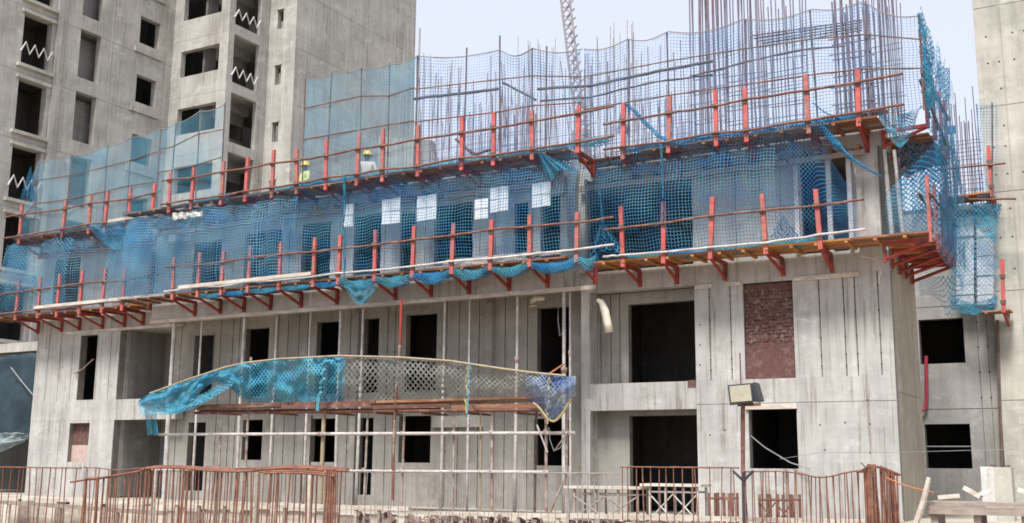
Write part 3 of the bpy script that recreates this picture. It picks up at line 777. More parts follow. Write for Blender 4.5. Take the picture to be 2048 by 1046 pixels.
for nm, zb, ys in (('lower', ZL, (-0.75, 0.15, 1.0, 1.75, 2.5)), ('upper', ZU, (-0.2, 0.8, 1.8, 2.6))):
    for i, y in enumerate(ys):
        bracket(1.02, y, zb, R(90), 'red guard post, %s from the front corner on the right side of the %s level' % (ORD[i], nm), 'red guard posts of the right side', 1.05)
# wing posts
for px, py, zb, which in ((1985, 400, 9.15, 'on the upper platform of the grey wing beside the beige tower'), (1893, 405, 9.15, 'on the upper platform of the grey wing beside the blue net'), (2008, 630, 5.95, 'standing alone below the net bag at the beige tower')):
    p = W(px, py, 1, 6.95)
    bracket(p.x, 6.95, zb, 0, 'red guard post ' + which, 'red guard posts of the grey wing', 1.05)

# guard rails: pipes tied to the posts
def rail(label, pts, r=0.03, mat='rust_pipe', group='guard rails', name='guard_rail'):
    mb = MB()
    q = []
    for a, b in zip(pts[:-1], pts[1:]):
        for k in range(4):
            q.append(a.lerp(b, k / 4) + V((0, 0, 0.02 * nz(a.x * 3 + k, a.z))))
    q.append(pts[-1])
    mb.tube(q, r, 7)
    return tag(mb.build(name, mat, smooth=True), label, 'rail', group)
for nm, zb in (('lower', ZL), ('upper', ZU)):
    P = posts[nm]
    for hgt, hn in ((0.92, 'top'), (0.22, 'bottom')):
        for (a, b, sn, ex) in ((0, 7 if nm == 'lower' else 6, 'left', (0.8, 0.4)), (7 if nm == 'lower' else 6, 20, 'middle', (0.3, 1.0)), (20, len(P), 'right', (0.5, 1.0))):
            pts = [p + V((0, -0.065, hgt + random.uniform(-.04, .04))) for p in P[a:b]]
            pts = [pts[0] - V((ex[0], 0, 0))] + pts + [pts[-1] + V((ex[1], 0, 0.03))]
            mat = 'rust_pipe' if hgt > .5 or nm == 'upper' else random.choice(('rust_pipe', 'pale_pipe'))
            rail('%s rusty guard pipe along the %s stretch of the %s front platform' % (hn, sn, nm), pts, 0.03, mat)
for nm, zb in (('lower', ZL), ('upper', ZU)):
    rail('rusty guard pipe along the right side of the %s platform' % nm, [V((1.08, -1.0, zb + 0.95)), V((1.08, 1, zb + .98)), V((1.08, 2.8, zb + .95))])
rail('rusty guard pipe across the upper platform of the grey wing', [V((0.0, 6.88, 10.0)), V((0.9, 6.88, 10.0)), V((1.9, 6.88, 9.97))])
rail('rusty pipe poking out below the guard of the grey wing platform', [V((0.9, 6.8, 9.05)), V((2.1, 6.8, 8.93))])

# working platforms: planks on joists
def platform(label, x0, x1, y0, y1, z, mat, axis='x', plank=0.24, L=2.4, joist=0.62, jm='plank_brown', skip=0.0):
    t = thing('work_platform', label, 'platform', ((x0 + x1) / 2, (y0 + y1) / 2, z))
    a0, a1, b0, b1 = (x0, x1, y0, y1) if axis == 'x' else (y0, y1, x0, x1)
    b = b0
    while b < b1 - 0.1:
        a = a0
        while a < a1 - 0.15:
            l = min(L * random.uniform(0.7, 1.1), a1 - a)
            if random.random() >= skip:
                dz = random.uniform(0, 0.018)
                rect = (a, a + l - 0.015, b, min(b + plank - 0.02, b1))
                if axis == 'y': rect = (rect[2], rect[3], rect[0], rect[1])
                block('plank', *rect, z + 0.08 + dz, z + 0.122 + dz, random.choice(mat), t)
            a += l
        b += plank
    a = a0 + 0.1
    while a < a1:
        rect = (a, a + 0.075, b0 - 0.03, b1)
        if axis == 'y': rect = (rect[2], rect[3], rect[0], rect[1])
        block('joist', *rect, z + 0.032, z + 0.0795, jm, t)
        a += joist * random.uniform(0.85, 1.15)
    return t
platform('brown plank platform on brackets along the left stretch of the lower level', XL - 1.4, XB - 0.4, -1.02, -0.08, ZL, ('plank_brown', 'plank_orange'))
platform('brown plank platform on brackets along the projecting middle of the lower level', XB - 0.4, XC + 0.6, -2.02, -1.08, ZL, ('plank_brown', 'plank_grey', 'plank_brown'))
platform('orange plank platform on brackets along the right stretch of the lower level', XC + 0.35, 1.02, -1.02, -0.08, ZL, ('plank_orange', 'plank_orange', 'plank_brown'), jm='plank_orange')
platform('orange plank platform wrapping round the right end of the lower level', 0.06, 1.0, -0.05, 2.9, ZL - 0.01, ('plank_orange', 'plank_brown'), 'y', jm='plank_orange')
platform('brown plank platform along the left stretch under the upper net screen', XL - 0.3, XB - 0.4, -1.02, -0.09, ZU, ('plank_brown', 'plank_brown', 'plank_orange'), skip=0.1)
platform('brown plank platform along the projecting middle under the upper net screen', XB - 0.4, XC + 0.6, -2.02, -1.09, ZU, ('plank_brown', 'plank_grey'), skip=0.06)
platform('brown plank platform along the right stretch under the upper net screen', XC + 0.35, 0.1, -1.02, -0.09, ZU, ('plank_brown', 'plank_grey'), skip=0.05)
platform('brown plank platform at the right end of the upper level, sagging', 0.06, 1.0, -0.05, 2.9, ZU - 0.25, ('plank_brown', 'plank_orange'), 'y')
platform('short brown plank platform on top of the grey wing', 0.1, 1.45, 6.95, 7.95, 9.12, ('plank_brown', 'plank_orange'))
platform('small dark bracket platform under the net bag at the beige tower', 1.0, 1.75, 6.95, 7.7, 5.85, ('plank_brown',))
# orange plywood offcut on the corner of the upper deck, toe boards, heaps of pale boards
tag(block('plywood_sheet', -0.75, 0.25, -0.95, -0.35, 9.50, 9.53, 'plank_orange', rot=Matrix.Rotation(0.12, 4, 'X') @ Matrix.Rotation(-.08, 4, 'Y')), 'loose orange plywood sheet at the right corner of the upper deck', 'plywood')
t = thing('plank_pile', 'pile of pale boards lying on the lower platform below the white panels', 'planks', (-10.5, -1.3, ZL + 0.14))
for i in range(9):
    a = W(860 + i * 4, 520, 1, -1.5).x
    block('board', a + random.uniform(-.2, .3), a + 2.6 + random.uniform(0, 1.2), -1.75 + i * 0.06, -1.62 + i * 0.06, ZL + 0.16 + i * 0.035, ZL + 0.2 + i * 0.035, 'plank_pale', t, rot=Matrix.Rotation(random.uniform(-.03, .03), 4, 'Z') @ Matrix.Rotation(random.uniform(-.02, .02), 4, 'Y'))
for k, (xa, xb, yy, zz, lab) in enumerate(((70, 345, -1.08, ZL + 0.26, 'pale toe board along the left stretch of the lower platform'), (355, 620, -2.08, ZL + 0.24, 'pale toe board along the left half of the middle lower platform'), (205, 318, -1.08, ZU + 0.2, 'pale toe board above the bare brown stretch of the upper platform'))):
    a, b = W(xa, 600, 1, yy).x, W(xb, 600, 1, yy).x
    tag(block('toe_board', a, b, yy - 0.02, yy + 0.015, zz, zz + 0.10, 'plank_pale', rot=Matrix.Rotation(-0.004, 4, 'Y')), lab, 'board', 'toe boards')
for k, (px, py0, py1) in enumerate(((1768, 272, 478), (1790, 300, 478))):
    a, b = W(px - 2, py0, 1, -0.15), W(px + 17, py1, 1, -0.15)
    t = thing('steel_prop', 'pale slanting prop at the right corner of the upper storey, %s one' % ('outer' if k else 'inner'), 'prop', b, 'corner props')
    rod('outer_tube', b, b.lerp(a, 0.62), 0.055, 'pale_pipe', t)
    rod('inner_tube', b.lerp(a, 0.62), a, 0.042, 'pale_pipe', t)
    block('base_plate', b.x - .1, b.x + .1, b.y - .1, b.y + .1, b.z - 0.03, b.z - 0.001, 'pale_pipe', t)

# ================================================================== props below the projecting slab
ptops = [(350, 'thick pale prop rising the full height at the left end of the centre', 0.075), (405, None, .04), (490, None, .05), (555, None, .04), (622, None, .04), (682, None, .045), (727, None, .045), (890, None, .04), (940, None, .035), (1035, None, .045), (1128, None, .055), (1140, None, .03)]
for i, (px, lab, r) in enumerate(ptops):
    p = W(px, 630 - (px - 350) * 0.068, 1, -0.9)
    x = p.x
    t = thing('steel_prop', lab or 'thin pale steel prop under the projecting slab, %s from the left' % ORD[i], 'prop', (x, -0.9, TZ), 'props under the projecting slab')
    zj = random.uniform(3.2, 4.6)
    lean = random.gauss(0, 0.03)
    rod('outer_tube', (x + lean, -0.9, TZ), (x, -0.9, zj), r, 'pale_pipe', t)
    rod('inner_tube', (x, -0.9, zj), (x, -0.9, B2 - 0.07), r * 0.8, 'pale_pipe', t)
    rod('collar', (x, -0.9, zj - 0.06), (x, -0.9, zj + 0.06), r * 1.5, 'dirty_pipe', t)
    block('head_plate', x - 0.08, x + 0.08, -0.98, -0.82, B2 - 0.069, B2 - 0.045, 'dark_pipe', t)

# ================================================================== scaffold with the net canopy
YS = -3.0
sf = thing('scaffold', 'tube scaffold standing before the recessed middle of the facade', 'scaffold', (-12, YS, TZ))
for px, top, r, m in ((440, 845, .028, 'dirty_pipe'), (493, 715, .035, 'dirty_pipe'), (580, 828, .025, 'dark_pipe'), (645, 720, .055, 'bamboo'), (731, 826, .03, 'dirty_pipe'), (806, 828, .03, 'dirty_pipe'), (908, 824, .028, 'dirty_pipe'), (962, 826, .022, 'bamboo'), (985, 820, .035, 'dirty_pipe'), (1036, 820, .03, 'dark_pipe'), (1093, 815, .035, 'dirty_pipe'), (1132, 815, .035, 'dirty_pipe')):
    a = W(px, 900, 1, YS)
    zt = W(px, top, 1, YS).z
    yy = YS + (0.0 if m != 'dark_pipe' else 0.8)
    rod('standard', (a.x, yy, TZ - 0.02), (a.x + random.gauss(0, .03), yy, zt), r, m, sf)
    for zc in (1.6, 2.48):
        rod('coupler', (a.x, yy - 0.05, zc - 0.05), (a.x, yy - 0.05, zc + 0.05), r * 1.7, 'dirty_pipe', sf)
def ledger(a, b, r, m, y=YS - 0.06, nm='ledger'):
    rod(nm, W(*a, 1, y), W(*b, 1, y), r, m, sf)
ledger((318, 869), (1150, 866), 0.04, 'pale_pipe')
ledger((695, 942), (1098, 944), 0.035, 'pale_pipe')
ledger((390, 826), (1092, 820), 0.04, 'rust_pipe')
ledger((400, 822), (880, 818), 0.03, 'rust_pipe', YS + 0.8)
for px in (430, 545, 660, 760, 850, 940, 1040):
    a = W(px, 824, 1, YS)
    rod('transom', (a.x, YS - 0.2, a.z - 0.03), (a.x, YS + 1.0, a.z - 0.03), 0.028, 'rust_pipe', sf)
for i in range(4):
    a, b = W(392, 812, 1, YS), W(1090, 806, 1, YS)
    x = a.x - i * 0.25
    while x < b.x - 0.3:
        L = random.uniform(1.6, 2.6)
        block('plank', x, min(x + L, b.x) - 0.02, YS - 0.18 + i * 0.25, YS + 0.04 + i * 0.25, a.z - 0.06 + random.uniform(-.02, .02), a.z + 0.0 + random.uniform(0, .02), random.choice(('plank_brown', 'plank_brown', 'rust_pipe')), sf)
        x += L
for i, (pa, pb) in enumerate(((392, 560), (563, 742), (745, 900), (903, 1090))):
    a, b = W(pa, 810, 1, YS - 0.22), W(pb, 808, 1, YS - 0.22)
    block('fascia_board', a.x, b.x, YS - 0.23, YS - 0.195, a.z - 0.10, a.z - 0.01, ('plank_dark', 'rust_pipe', 'plank_dark', 'plank_brown')[i], sf, rot=Matrix.Rotation(random.uniform(-.006, .006), 4, 'Y'))
for (p, q, r, m) in (((1110, 900), (1138, 862), .02, 'dirty_pipe'), ((1074, 850), (1095, 905), .02, 'pale_pipe'), ((1098, 1030), (1128, 960), .025, 'dirty_pipe')):
    ledger(p, q, r, m, YS - 0.1, 'brace')
# the tall red and white pole
t = thing('pole', 'tall red and white pole rising through the net canopy to the slab', 'pole', W(785, 1040, 1, -3.15))
pp = [(803, 600), (800, 690), (793, 775), (789, 840), (787, 905), (786, 1000), (785, 1060)]
for i in range(len(pp) - 1):
    rod('pole_section', W(*pp[i + 1], 1, -3.15), W(*pp[i], 1, -3.15), 0.035, ('red_dark', 'dirty_pipe', 'rust_pipe', 'dirty_pipe', 'rust_pipe', 'dirty_pipe')[i], t)
# canopy nets: turquoise left, grey middle, royal blue right, hung from a bent pole
topl = [(278, 800), (300, 787), (380, 758), (450, 735), (490, 726), (560, 718), (680, 712), (800, 715), (900, 722), (1000, 737), (1060, 745), (1132, 752)]
botl = [(276, 812), (300, 822), (352, 826), (420, 806), (455, 802), (560, 808), (680, 805), (800, 801), (900, 802), (1000, 802), (1060, 803), (1140, 800)]
def interp(pl, x):
    for (a, b), (c, d) in zip(pl[:-1], pl[1:]):
        if x <= c: return b + (d - b) * (x - a) / (c - a)
    return pl[-1][1]
def canopy(px0, px1, mat, bulge, fold, parent, extra=None):
    def fn(u, v):
        px = px0 + (px1 - px0) * u
        yt, yb = interp(topl, px), interp(botl, px)
        if extra: yb = extra(px, yb)
        py = yt + (yb - yt) * (1 - v)
        off = -3.35 + 0.28 * (1 - v) - bulge * math.sin(math.pi * v) + fold * nz(px * 0.03, v * 2.2, 1) + fold * 0.6 * nz(px * 0.09, v * 4, 5)
        return W(px, py, 1, off)
    return sheet('net', fn, 90, 26, mat, parent)
t = thing('net_canopy', 'turquoise net bundled along the left half of the scaffold guard', 'net', W(450, 800, 1, -3.3))
def ex(px, yb):
    if 372 < px < 490:                       # the net is lifted here, the wall shows below
        return yb - 40 * math.sin(math.pi * (px - 372) / 118) ** 1.2
    return yb
canopy(276, 690, 'net_canopy_blue', 0.15, 0.22, t, ex)
canopy(278, 684, 'net_canopy_blue', 0.0, 0.26, t, lambda px, yb: ex(px, yb) - 6 - 5 * nz(px * .05))
canopy(280, 480, 'net_canopy_blue', 0.25, 0.35, t, ex)
sheet('net_fold', lambda u, v: W(278 + 190 * u, (806 - 64 * u + 26 * math.sin(3 * u)) + 22 * (1 - v) + 3 * nz(u * 9, v * 3), 1, -3.55 + 0.2 * v + 0.06 * nz(u * 14, v * 4)), 60, 8, 'net_canopy_blue', t)
sheet('net_fold', lambda u, v: W(330 + 110 * u, (802 - 8 * u - 18 * u * u) + 26 * (1 - v) * (1 - 0.6 * u), 1, -3.6 + 0.2 * v + 0.1 * nz(u * 14, v * 4, 8)), 40, 8, 'net_canopy_blue', t)
sheet('net_tail', lambda u, v: W(288 + 24 * u + 6 * (1 - v), 818 + 52 * (1 - v) + 4 * nz(u * 5, v), 1, -3.3 + 0.08 * math.sin(u * 12)), 14, 12, 'net_bunch', t)
t = thing('net_canopy', 'grey diamond-mesh net along the right half of the scaffold guard', 'net', W(850, 800, 1, -3.3))
canopy(682, 1062, 'net_canopy_grey', 0.1, 0.08, t)
canopy(690, 1066, 'net_canopy_grey', 0.02, 0.05, t)
for k, (px, m) in enumerate(((652, 'rope_cyan'), (938, 'rope_cyan'), (935, 'yellow_rope'), (1098, 'yellow_rope'))):
    mb = MB(); mb.tube([W(px + 9 * nz(i * .7, k) - i * (1.5 if k == 0 else 0.3), interp(topl, px) + i * 9, 1, -3.55) for i in range(13 if k < 2 else 12)], 0.022 if k else 0.05, 5)
    mb.build('lashing', m, t)
t = thing('net_canopy', 'royal blue and yellow net bag drooping off the right end of the scaffold', 'net', W(1105, 800, 1, -3.3))
def bag(px, yb):
    return 802 + 42 * math.exp(-((px - 1106) / 27) ** 2) - 14 * max(0, (px - 1128) / 25)
canopy(1050, 1150, 'net_canopy_royal', 0.25, 0.12, t, bag)
canopy(1062, 1144, 'net_canopy_royal', 0.05, 0.2, t, bag)
canopy(1066, 1152, 'net_canopy_royal', 0.4, 0.25, t, bag)
mb = MB(); mb.tube([W(1066 + i * 7, bag(1066 + i * 7, 0) - 1, 1, -3.5) for i in range(12)], 0.026, 6); mb.build('hem', 'yellow_rope', t)
mb = MB(); mb.tube([W(x, y, 1, -3.4) for x, y in topl[1:]], 0.032, 6)
tag(mb.build('bent_pole', 'bamboo'), 'bent bamboo pole carrying the top edge of the scaffold nets', 'pole')
mb = MB(); mb.tube([W(1098, 748, 1, -3.3), W(1128, 728, 1, -1.0)], 0.02, 5)
tag(mb.build('tie_rope', 'orange_rope'), 'orange tie from the bamboo pole end up to a prop', 'rope')
# hanging pale strips under the slab
for k, (pts, lab) in enumerate((([(1088, 597), (1072, 596), (1064, 602), (1066, 612)], 'short curled pale foam strip hanging under the slab edge'), ([(1195, 600), (1203, 604), (1210, 622), (1215, 645), (1219, 664)], 'long pale foam strip dangling from the beam right of the column'))):
    mb = MB(); mb.tube([W(x, y, 1, -0.45) for x, y in pts], [0.05 + 0.03 * min(i, 2) for i in range(len(pts))], 7)
    tag(mb.build('foam_strip', 'foam', smooth=True), lab, 'foam strip')
mb = MB(); mb.tube([W(1118, 585, 1, -0.8), W(1116, 640, 1, -0.8), W(1120, 672, 1, -0.8), W(1125, 668, 1, -0.8), W(1127, 600, 1, -0.8)], 0.018, 5)
tag(mb.build('cable', 'wire_grey'), 'loop of grey cable hanging beside the right-hand prop', 'cable')
mb = MB(); mb.tube([W(148, 747, 1, -0.1), W(165, 738, 1, 0.1), W(187, 718, 1, 0.1)], 0.025, 5)
tag(mb.build('brace_pipe', 'dirty_pipe'), 'grey pipe slanting across the dark upper left window', 'pipe')

# ================================================================== nets
def zag(x): return 0.0
def curtain(label, xa, xb, y, ztop, zbot, mat, seed, nu, sag=0.25, fold=0.10):
    t = thing('safety_net', label, 'net', ((xa + xb) / 2, y, zbot), 'safety nets hung over the upper storey')
    def fn(u, v):
        x = xa + (xb - xa) * u
        L = xb - xa
        f = fold * nz(x * 1.1, v * 1.2, seed) + fold * 0.7 * nz(x * 3.4, v * 0.7, seed + 9)
        zt = ztop - sag * abs(math.sin(x * 1.15 + seed)) * 0.5 + 0.06 * nz(x * 2.2, seed)
        zb = zbot + 0.1 * nz(x * 1.7, seed + 4)
        z = zb + (zt - zb) * v
        return V((x, y - 0.02 + f - 0.18 * math.sin(math.pi * v), z))
    sheet('net', fn, nu, 16, mat, t)
    return t
curtain('blue safety net curtain over the left stretch of the upper storey', XL - 0.7, XB - 0.3, -0.80, 9.28, 6.66, 'net_curtain_pale', 2, 70)
curtain('blue safety net curtain over the projecting middle of the upper storey', XB - 0.3, XC + 0.85, -1.80, 9.28, 6.66, 'net_curtain', 5, 140)
curtain('pale blue net layer over the left half of the projecting middle', XB - 0.2, -15.4, -1.95, 9.2, 6.7, 'net_curtain_pale', 25, 60, fold=0.16)
curtain('deep blue safety net curtain over the right stretch of the upper storey', XC + 0.25, -2.2, -0.80, 9.28, 6.66, 'net_curtain', 7, 60)
curtain('second net layer hanging in folds over the left end of the upper storey', XL - 0.9, XL + 2.6, -0.92, 9.2, 6.6, 'net_curtain_loose', 12, 40, fold=0.2)
curtain('second net layer over the torn left middle of the upper storey', -24.2, -20.6, -1.0, 9.1, 6.7, 'net_curtain_loose', 15, 40, fold=0.22)
t = thing('safety_net', 'net corner pulled aside beside the tall right-hand opening of the upper storey', 'net', (-1.5, -0.8, 6.6), 'safety nets hung over the upper storey')
def fnr(u, v):
    x = -2.25 + 1.75 * u
    cutz = 9.25 - max(0, (x + 1.35)) * 1.9
    return V((x, -0.82 + 0.12 * nz(x * 4, v * 2, 3), 6.66 + (cutz - 6.66) * v))
sheet('net', fnr, 30, 16, 'net_curtain_diag', t)
# torn top edge rope of that corner
tag(ragged('net_rope', [W(1640, 250, 1, -0.95), W(1665, 280, 1, -0.9), W(1700, 315, 1, -0.9), W(1735, 338, 1, -0.85), W(1762, 352, 1, -0.8)], [0.13, 0.10, 0.06, 0.045, 0.03], 'net_bunch_blue', None, 5), 'twisted blue net edge running down to the right corner of the upper storey', 'net rope')
# the right side nets
t = thing('safety_net', 'blue net wrapped round the right end of the upper storey and its platform', 'net', (1.1, 1, 6.0), 'nets on the right end')
sheet('net', lambda u, v: V((1.14 + 0.12 * nz(u * 5, v * 4, 2) + 0.1 * math.sin(math.pi * v) * (1 - u), -0.75 + 3.9 * u + 0.1 * nz(v * 5, u * 4, 6), 5.95 + 3.4 * v + 0.3 * (1 - v) * nz(u * 3, 2) + 0.35 * (1 - v) * (1 - u))), 40, 34, 'net_side', t)
sheet('net', lambda u, v: V((1.22 + 0.16 * nz(u * 6, v * 5, 12), -0.4 + 3.6 * u, 6.4 + 2.8 * v)), 40, 34, 'net_side', t)
sheet('net', lambda u, v: V((0.18 + 1.0 * u, 0.4 + 0.15 * nz(u * 4, v * 4, 25), 6.66 + 2.35 * v)), 24, 24, 'net_side', t)
sheet('net', lambda u, v: V((0.3 + 0.9 * u, 1.4 + 0.15 * nz(u * 4, v * 4, 27), 6.66 + 2.35 * v)), 24, 24, 'net_side', t)
sheet('net', lambda u, v: V((0.12 + 1.1 * u, -0.72 + 0.5 * u * v + 0.1 * nz(u * 4, v * 4, 21), 6.66 + 2.2 * v * (0.45 + 0.55 * u))), 24, 24, 'net_side', t)
t = thing('safety_net', 'tall ragged blue net hanging at the right end above the upper platform', 'net', (1.15, 1, 9.3), 'nets on the right end')
sheet('net', lambda u, v: V((1.12 + 0.14 * nz(u * 6, v * 4, 31) + 0.05 * math.sin(u * 30), -0.95 + 3.6 * u, 9.0 + (2.75 - 0.3 * u + 0.35 * abs(nz(u * 7, 3)) - 0.5 * math.sin(math.pi * u)) * v)), 50, 30, 'net_side', t)
sheet('net', lambda u, v: V((1.2 + 0.16 * nz(u * 7, v * 3, 41), -0.6 + 3.2 * u, 9.1 + (2.3 - 0.4 * abs(math.sin(u * 9))) * v)), 50, 30, 'net_curtain_loose', t)
ragged('bunched_edge', [V((1.1, -0.95, 11.55)), V((1.13, -0.92, 11.0)), V((1.15, -0.9, 10.4)), V((1.16, -0.8, 9.4))], [0.05, 0.09, 0.12, 0.10], 'net_bunch', t, 3)
sheet('hanging_fold', lambda u, v: V((0.1 + 0.95 * u, -0.95 + 0.2 * nz(u * 6, v * 4, 51), 9.45 - 0.75 * (1 - v) * math.sin(math.pi * min(1, u * 1.05)) - 0.12 * math.sin(u * 3))), 30, 10, 'net_bunch', t)
t = thing('safety_net', 'dark net pouch hanging below the side brackets over the upper wing window', 'net', (0.7, 2.9, 5.3), 'nets on the right end')
sheet('net', lambda u, v: V((0.1 + 1.0 * u, 3.0 + 0.1 * nz(u * 5, v * 3, 61), 6.35 - (0.45 + 0.62 * math.exp(-((u - 0.68) / 0.2) ** 2)) * (1 - v))), 24, 14, 'net_side', t)
# three braces visible at the right end
for k, (a, b) in enumerate((((1836, 385), (1872, 440)), ((1840, 160), (1892, 290)))):
    mb = MB(); mb.tube([W(*a, 1, -0.9), W(*b, 1, 0.6)], 0.035, 6)
    tag(mb.build('brace_pipe', 'dark_pipe'), 'dark pipe slanting across the nets at the right end, %s one' % ('lower', 'upper')[k], 'pipe')

# upper net screens on poles above the deck
def screen(label, xa, xb, y, tops, mat, seed, nu, poles, zbot=9.38):
    t = thing('net_screen', label, 'net screen', ((xa + xb) / 2, y, ZU), 'net screens above the deck')
    def top(x):
        for (a, b), (c, d) in zip(tops[:-1], tops[1:]):
            if x <= c:
                w = (x - a) / (c - a) if c > a else 0
                return b + (d - b) * w - (0.10 if 'dense' in mat else 0.17) * (0.6 + 0.8 * abs(nz(a * 3.3))) * math.sin(math.pi * max(0, min(1, w)))
        return tops[-1][1]
    def fn(u, v):
        x = xa + (xb - xa) * u
        zt = top(x)
        return V((x, y + 0.06 * nz(x * 1.3, v * 2, seed) + 0.04 * nz(x * 4, v, seed), zbot + (zt - zbot) * v))
    sheet('net', fn, nu, 14, mat, t)
    mb = MB(); mb.tube([V((xa + (xb - xa) * i / 60, y, top(xa + (xb - xa) * i / 60))) for i in range(61)], 0.014, 5); mb.build('head_rope', 'wire_grey', t)
    for x, zt in poles:
        rod('pole', (x, y + 0.04, ZU + 0.125), (x + random.gauss(0, .04), y + 0.04, zt), 0.022, random.choice(('dark_pipe', 'rust_pipe', 'dark_pipe')), t)
    for f, r in ((0.42, 0.018), (0.72, 0.016)):
        pts = [V((a, y - 0.03, zbot + (b - zbot) * f + random.uniform(-.06, .06))) for a, b in tops]
        for q0, q1 in zip(pts[:-1], pts[1:]): rod('line_pipe', q0, q1, r, random.choice(('dark_pipe', 'rust_pipe')), t)
    return t
def XY(px, py, y): p = W(px, py, 1, y); return (p.x, p.z)
y = -0.98
tp = [XY(52, 378, y), XY(78, 322, y), XY(140, 312, y), XY(215, 292, y), XY(262, 275, y), XY(318, 258, y)]
screen('pale blue net screen above the left stretch of the deck', tp[0][0], tp[-1][0] + .1, y, tp, 'net_screen_dense', 3, 50, [(a, b + .05) for a, b in tp[1:]])
y = -1.98
tp = [XY(322, 257, y), XY(348, 248, y), XY(400, 222, y), XY(450, 208, y)]
screen('pale blue net screen before the wide windows of the left tower', tp[0][0], tp[-1][0], y, tp, 'net_screen_dense', 4, 30, [(a, b + .05) for a, b in tp])
tp = [XY(612, 160, y), XY(660, 148, y), XY(725, 136, y), XY(780, 128, y), XY(832, 114, y)]
screen('blue net screen before the blank core of the left tower', tp[0][0], tp[-1][0], y, tp, 'net_screen_dense', 6, 36, [(a, b + .05) for a, b in tp])
tp = [XY(833, 112, y), XY(1000, 100, y), XY(1064, 96, y), XY(1165, 98, y)]
screen('sheer net screen against the sky over the middle of the deck', tp[0][0], tp[-1][0], y, tp, 'net_screen', 8, 60, [(XY(833, 110, y)[0] + .05, XY(833, 110, y)[1]), XY(930, 95, y), XY(1000, 70, y), XY(1064, 96, y), (XY(1090, 92, y)[0], XY(1090, 92, y)[1])])
y = -0.98
tp = [XY(1168, 98, y), XY(1255, 78, y), XY(1335, 63, y), XY(1487, 38, y), XY(1625, 18, y), XY(1725, 2, y), XY(1836, 32, y)]
screen('sheer net screen against the sky over the right stretch of the deck', tp[0][0], tp[-1][0], y, tp, 'net_screen', 9, 80, tp[1:-1] + [(tp[-1][0], tp[-1][1] + .05)])
rail('dark bundle of pipes tied high across the middle net screen', [W(828, 198, 1, -1.9), W(930, 186, 1, -1.9), W(996, 178, 1, -1.9)], 0.04, 'dark_pipe', 'ledger pipes behind the nets', 'ledger_pipe')
rail('dark pipe sagging behind the middle net screen left of the crane boom', [W(1005, 165, 1, -1.5), W(1030, 178, 1, -1.5), W(1072, 200, 1, -1.5)], 0.03, 'dark_pipe', 'ledger pipes behind the nets', 'ledger_pipe')
rail('dark pipe crossing before the crane boom high on the deck', [W(1075, 178, 1, -0.5), W(1180, 172, 1, -0.5), W(1290, 148, 1, -0.5), W(1425, 122, 1, -0.5)], 0.04, 'dark_pipe', 'ledger pipes behind the nets', 'ledger_pipe')
rail('second dark pipe crossing just below the first by the crane boom', [W(1080, 202, 1, -0.3), W(1180, 195, 1, -0.3), W(1300, 165, 1, -0.3), W(1425, 150, 1, -0.3)], 0.025, 'dark_pipe', 'ledger pipes behind the nets', 'ledger_pipe')
rail('rusty pipe across the big rebar cages at the right of the deck', [W(1385, 152, 1, -0.6), W(1500, 122, 1, -0.6), W(1600, 100, 1, -0.6), W(1690, 92, 1, -0.6)], 0.022, 'rust_pipe', 'ledger pipes behind the nets', 'ledger_pipe')
tb_ = thing('rebar_beam', 'horizontal beam cage of rebar tied between the right-hand cages', 'rebar cage', W(1630, 60, 1, 1.5))
for j in range(5):
    bar('bar', W(1500 + 8 * j, 72 + j * 5, 1, 1.5 + .06 * (j % 2)), W(1724, 40 + j * 5, 1, 1.5 + .06 * (j % 2)), 0.02, 'rebar_grey', tb_)
for j in range(20):
    bar('tie', W(1515 + 10.5 * j, 66 - 1.35 * j, 1, 1.46), W(1515 + 10.5 * j, 92 - 1.35 * j, 1, 1.6), 0.012, 'rebar_grey', tb_)

for k, (xa, xb, yy, lab) in enumerate(((XL - .4, XB - .4, -1.10, 'left'), (XB - .4, XC + .7, -2.10, 'middle'), (XC + .8, -0.9, -1.10, 'right'))):
    t = thing('net_skirt', 'dark net skirt hanging under the %s stretch of the upper platform' % lab, 'net', ((xa + xb) / 2, yy, 8.8), 'net skirts under the upper platform')
    sheet('net', lambda u, v: V((xa + (xb - xa) * u, yy + 0.09 * nz((xb - xa) * u * 2.1, v * 2, k) + 0.35 * (1 - v), 9.36 - (0.55 + 0.25 * nz((xb - xa) * u * 0.9, 3, k)) * (1 - v))), int((xb - xa) * 7), 6, 'net_skirt', t)
# bunched nets lying along the platform edges
def swag(a, b, sag, rad, mat, label, group, seed):
    t = thing('bunched_net', label, 'net', (a + b) / 2, group)
    d = b - a
    L = d.length
    def fn(u, v):
        c = a + d * u + V((0, 0, -sag * math.sin(math.pi * u)))
        r = rad * (0.75 + 0.35 * math.sin(math.pi * u) + 0.35 * nz(u * L * 2.5, v * 3, seed))
        th = -0.6 + v * 4.3
        return c + V((0, -math.cos(th) * r * 0.8 + 0.0, math.sin(th) * r - 0.02 + 0.04 * nz(u * L * 6, v * 4, seed)))
    sheet('net', fn, max(10, int(L * 12)), 10, mat, t)
    return t
P = posts['lower']
names = {9: 'under the ninth bay', }
for i in range(8, 24):
    a, b = P[i].copy(), P[i + 1].copy() if i + 1 < len(P) else P[i] + V((1.4, 0, 0))
    if a.y != b.y: b = V((b.x, a.y, b.z)) if i < 19 else b
    if i == 19: b = V((a.x + 0.5, a.y, a.z))
    o = V((0, 0.07, 0.02))
    big = 13 <= i <= 19
    m = 'net_bunch' if i % 3 else 'net_bunch_blue'
    if i >= 20: o = V((0, 0.22, 0.2))
    swag(a + o, b + o, 0.16 if big else 0.05, 0.16 if big else (0.10 if i < 20 else 0.11), m, 'turquoise net bunched on lower platform edge, starting at its %s post from left' % ORD[i], 'bunched nets on the lower platform', i * 3.1)
P = posts['upper']
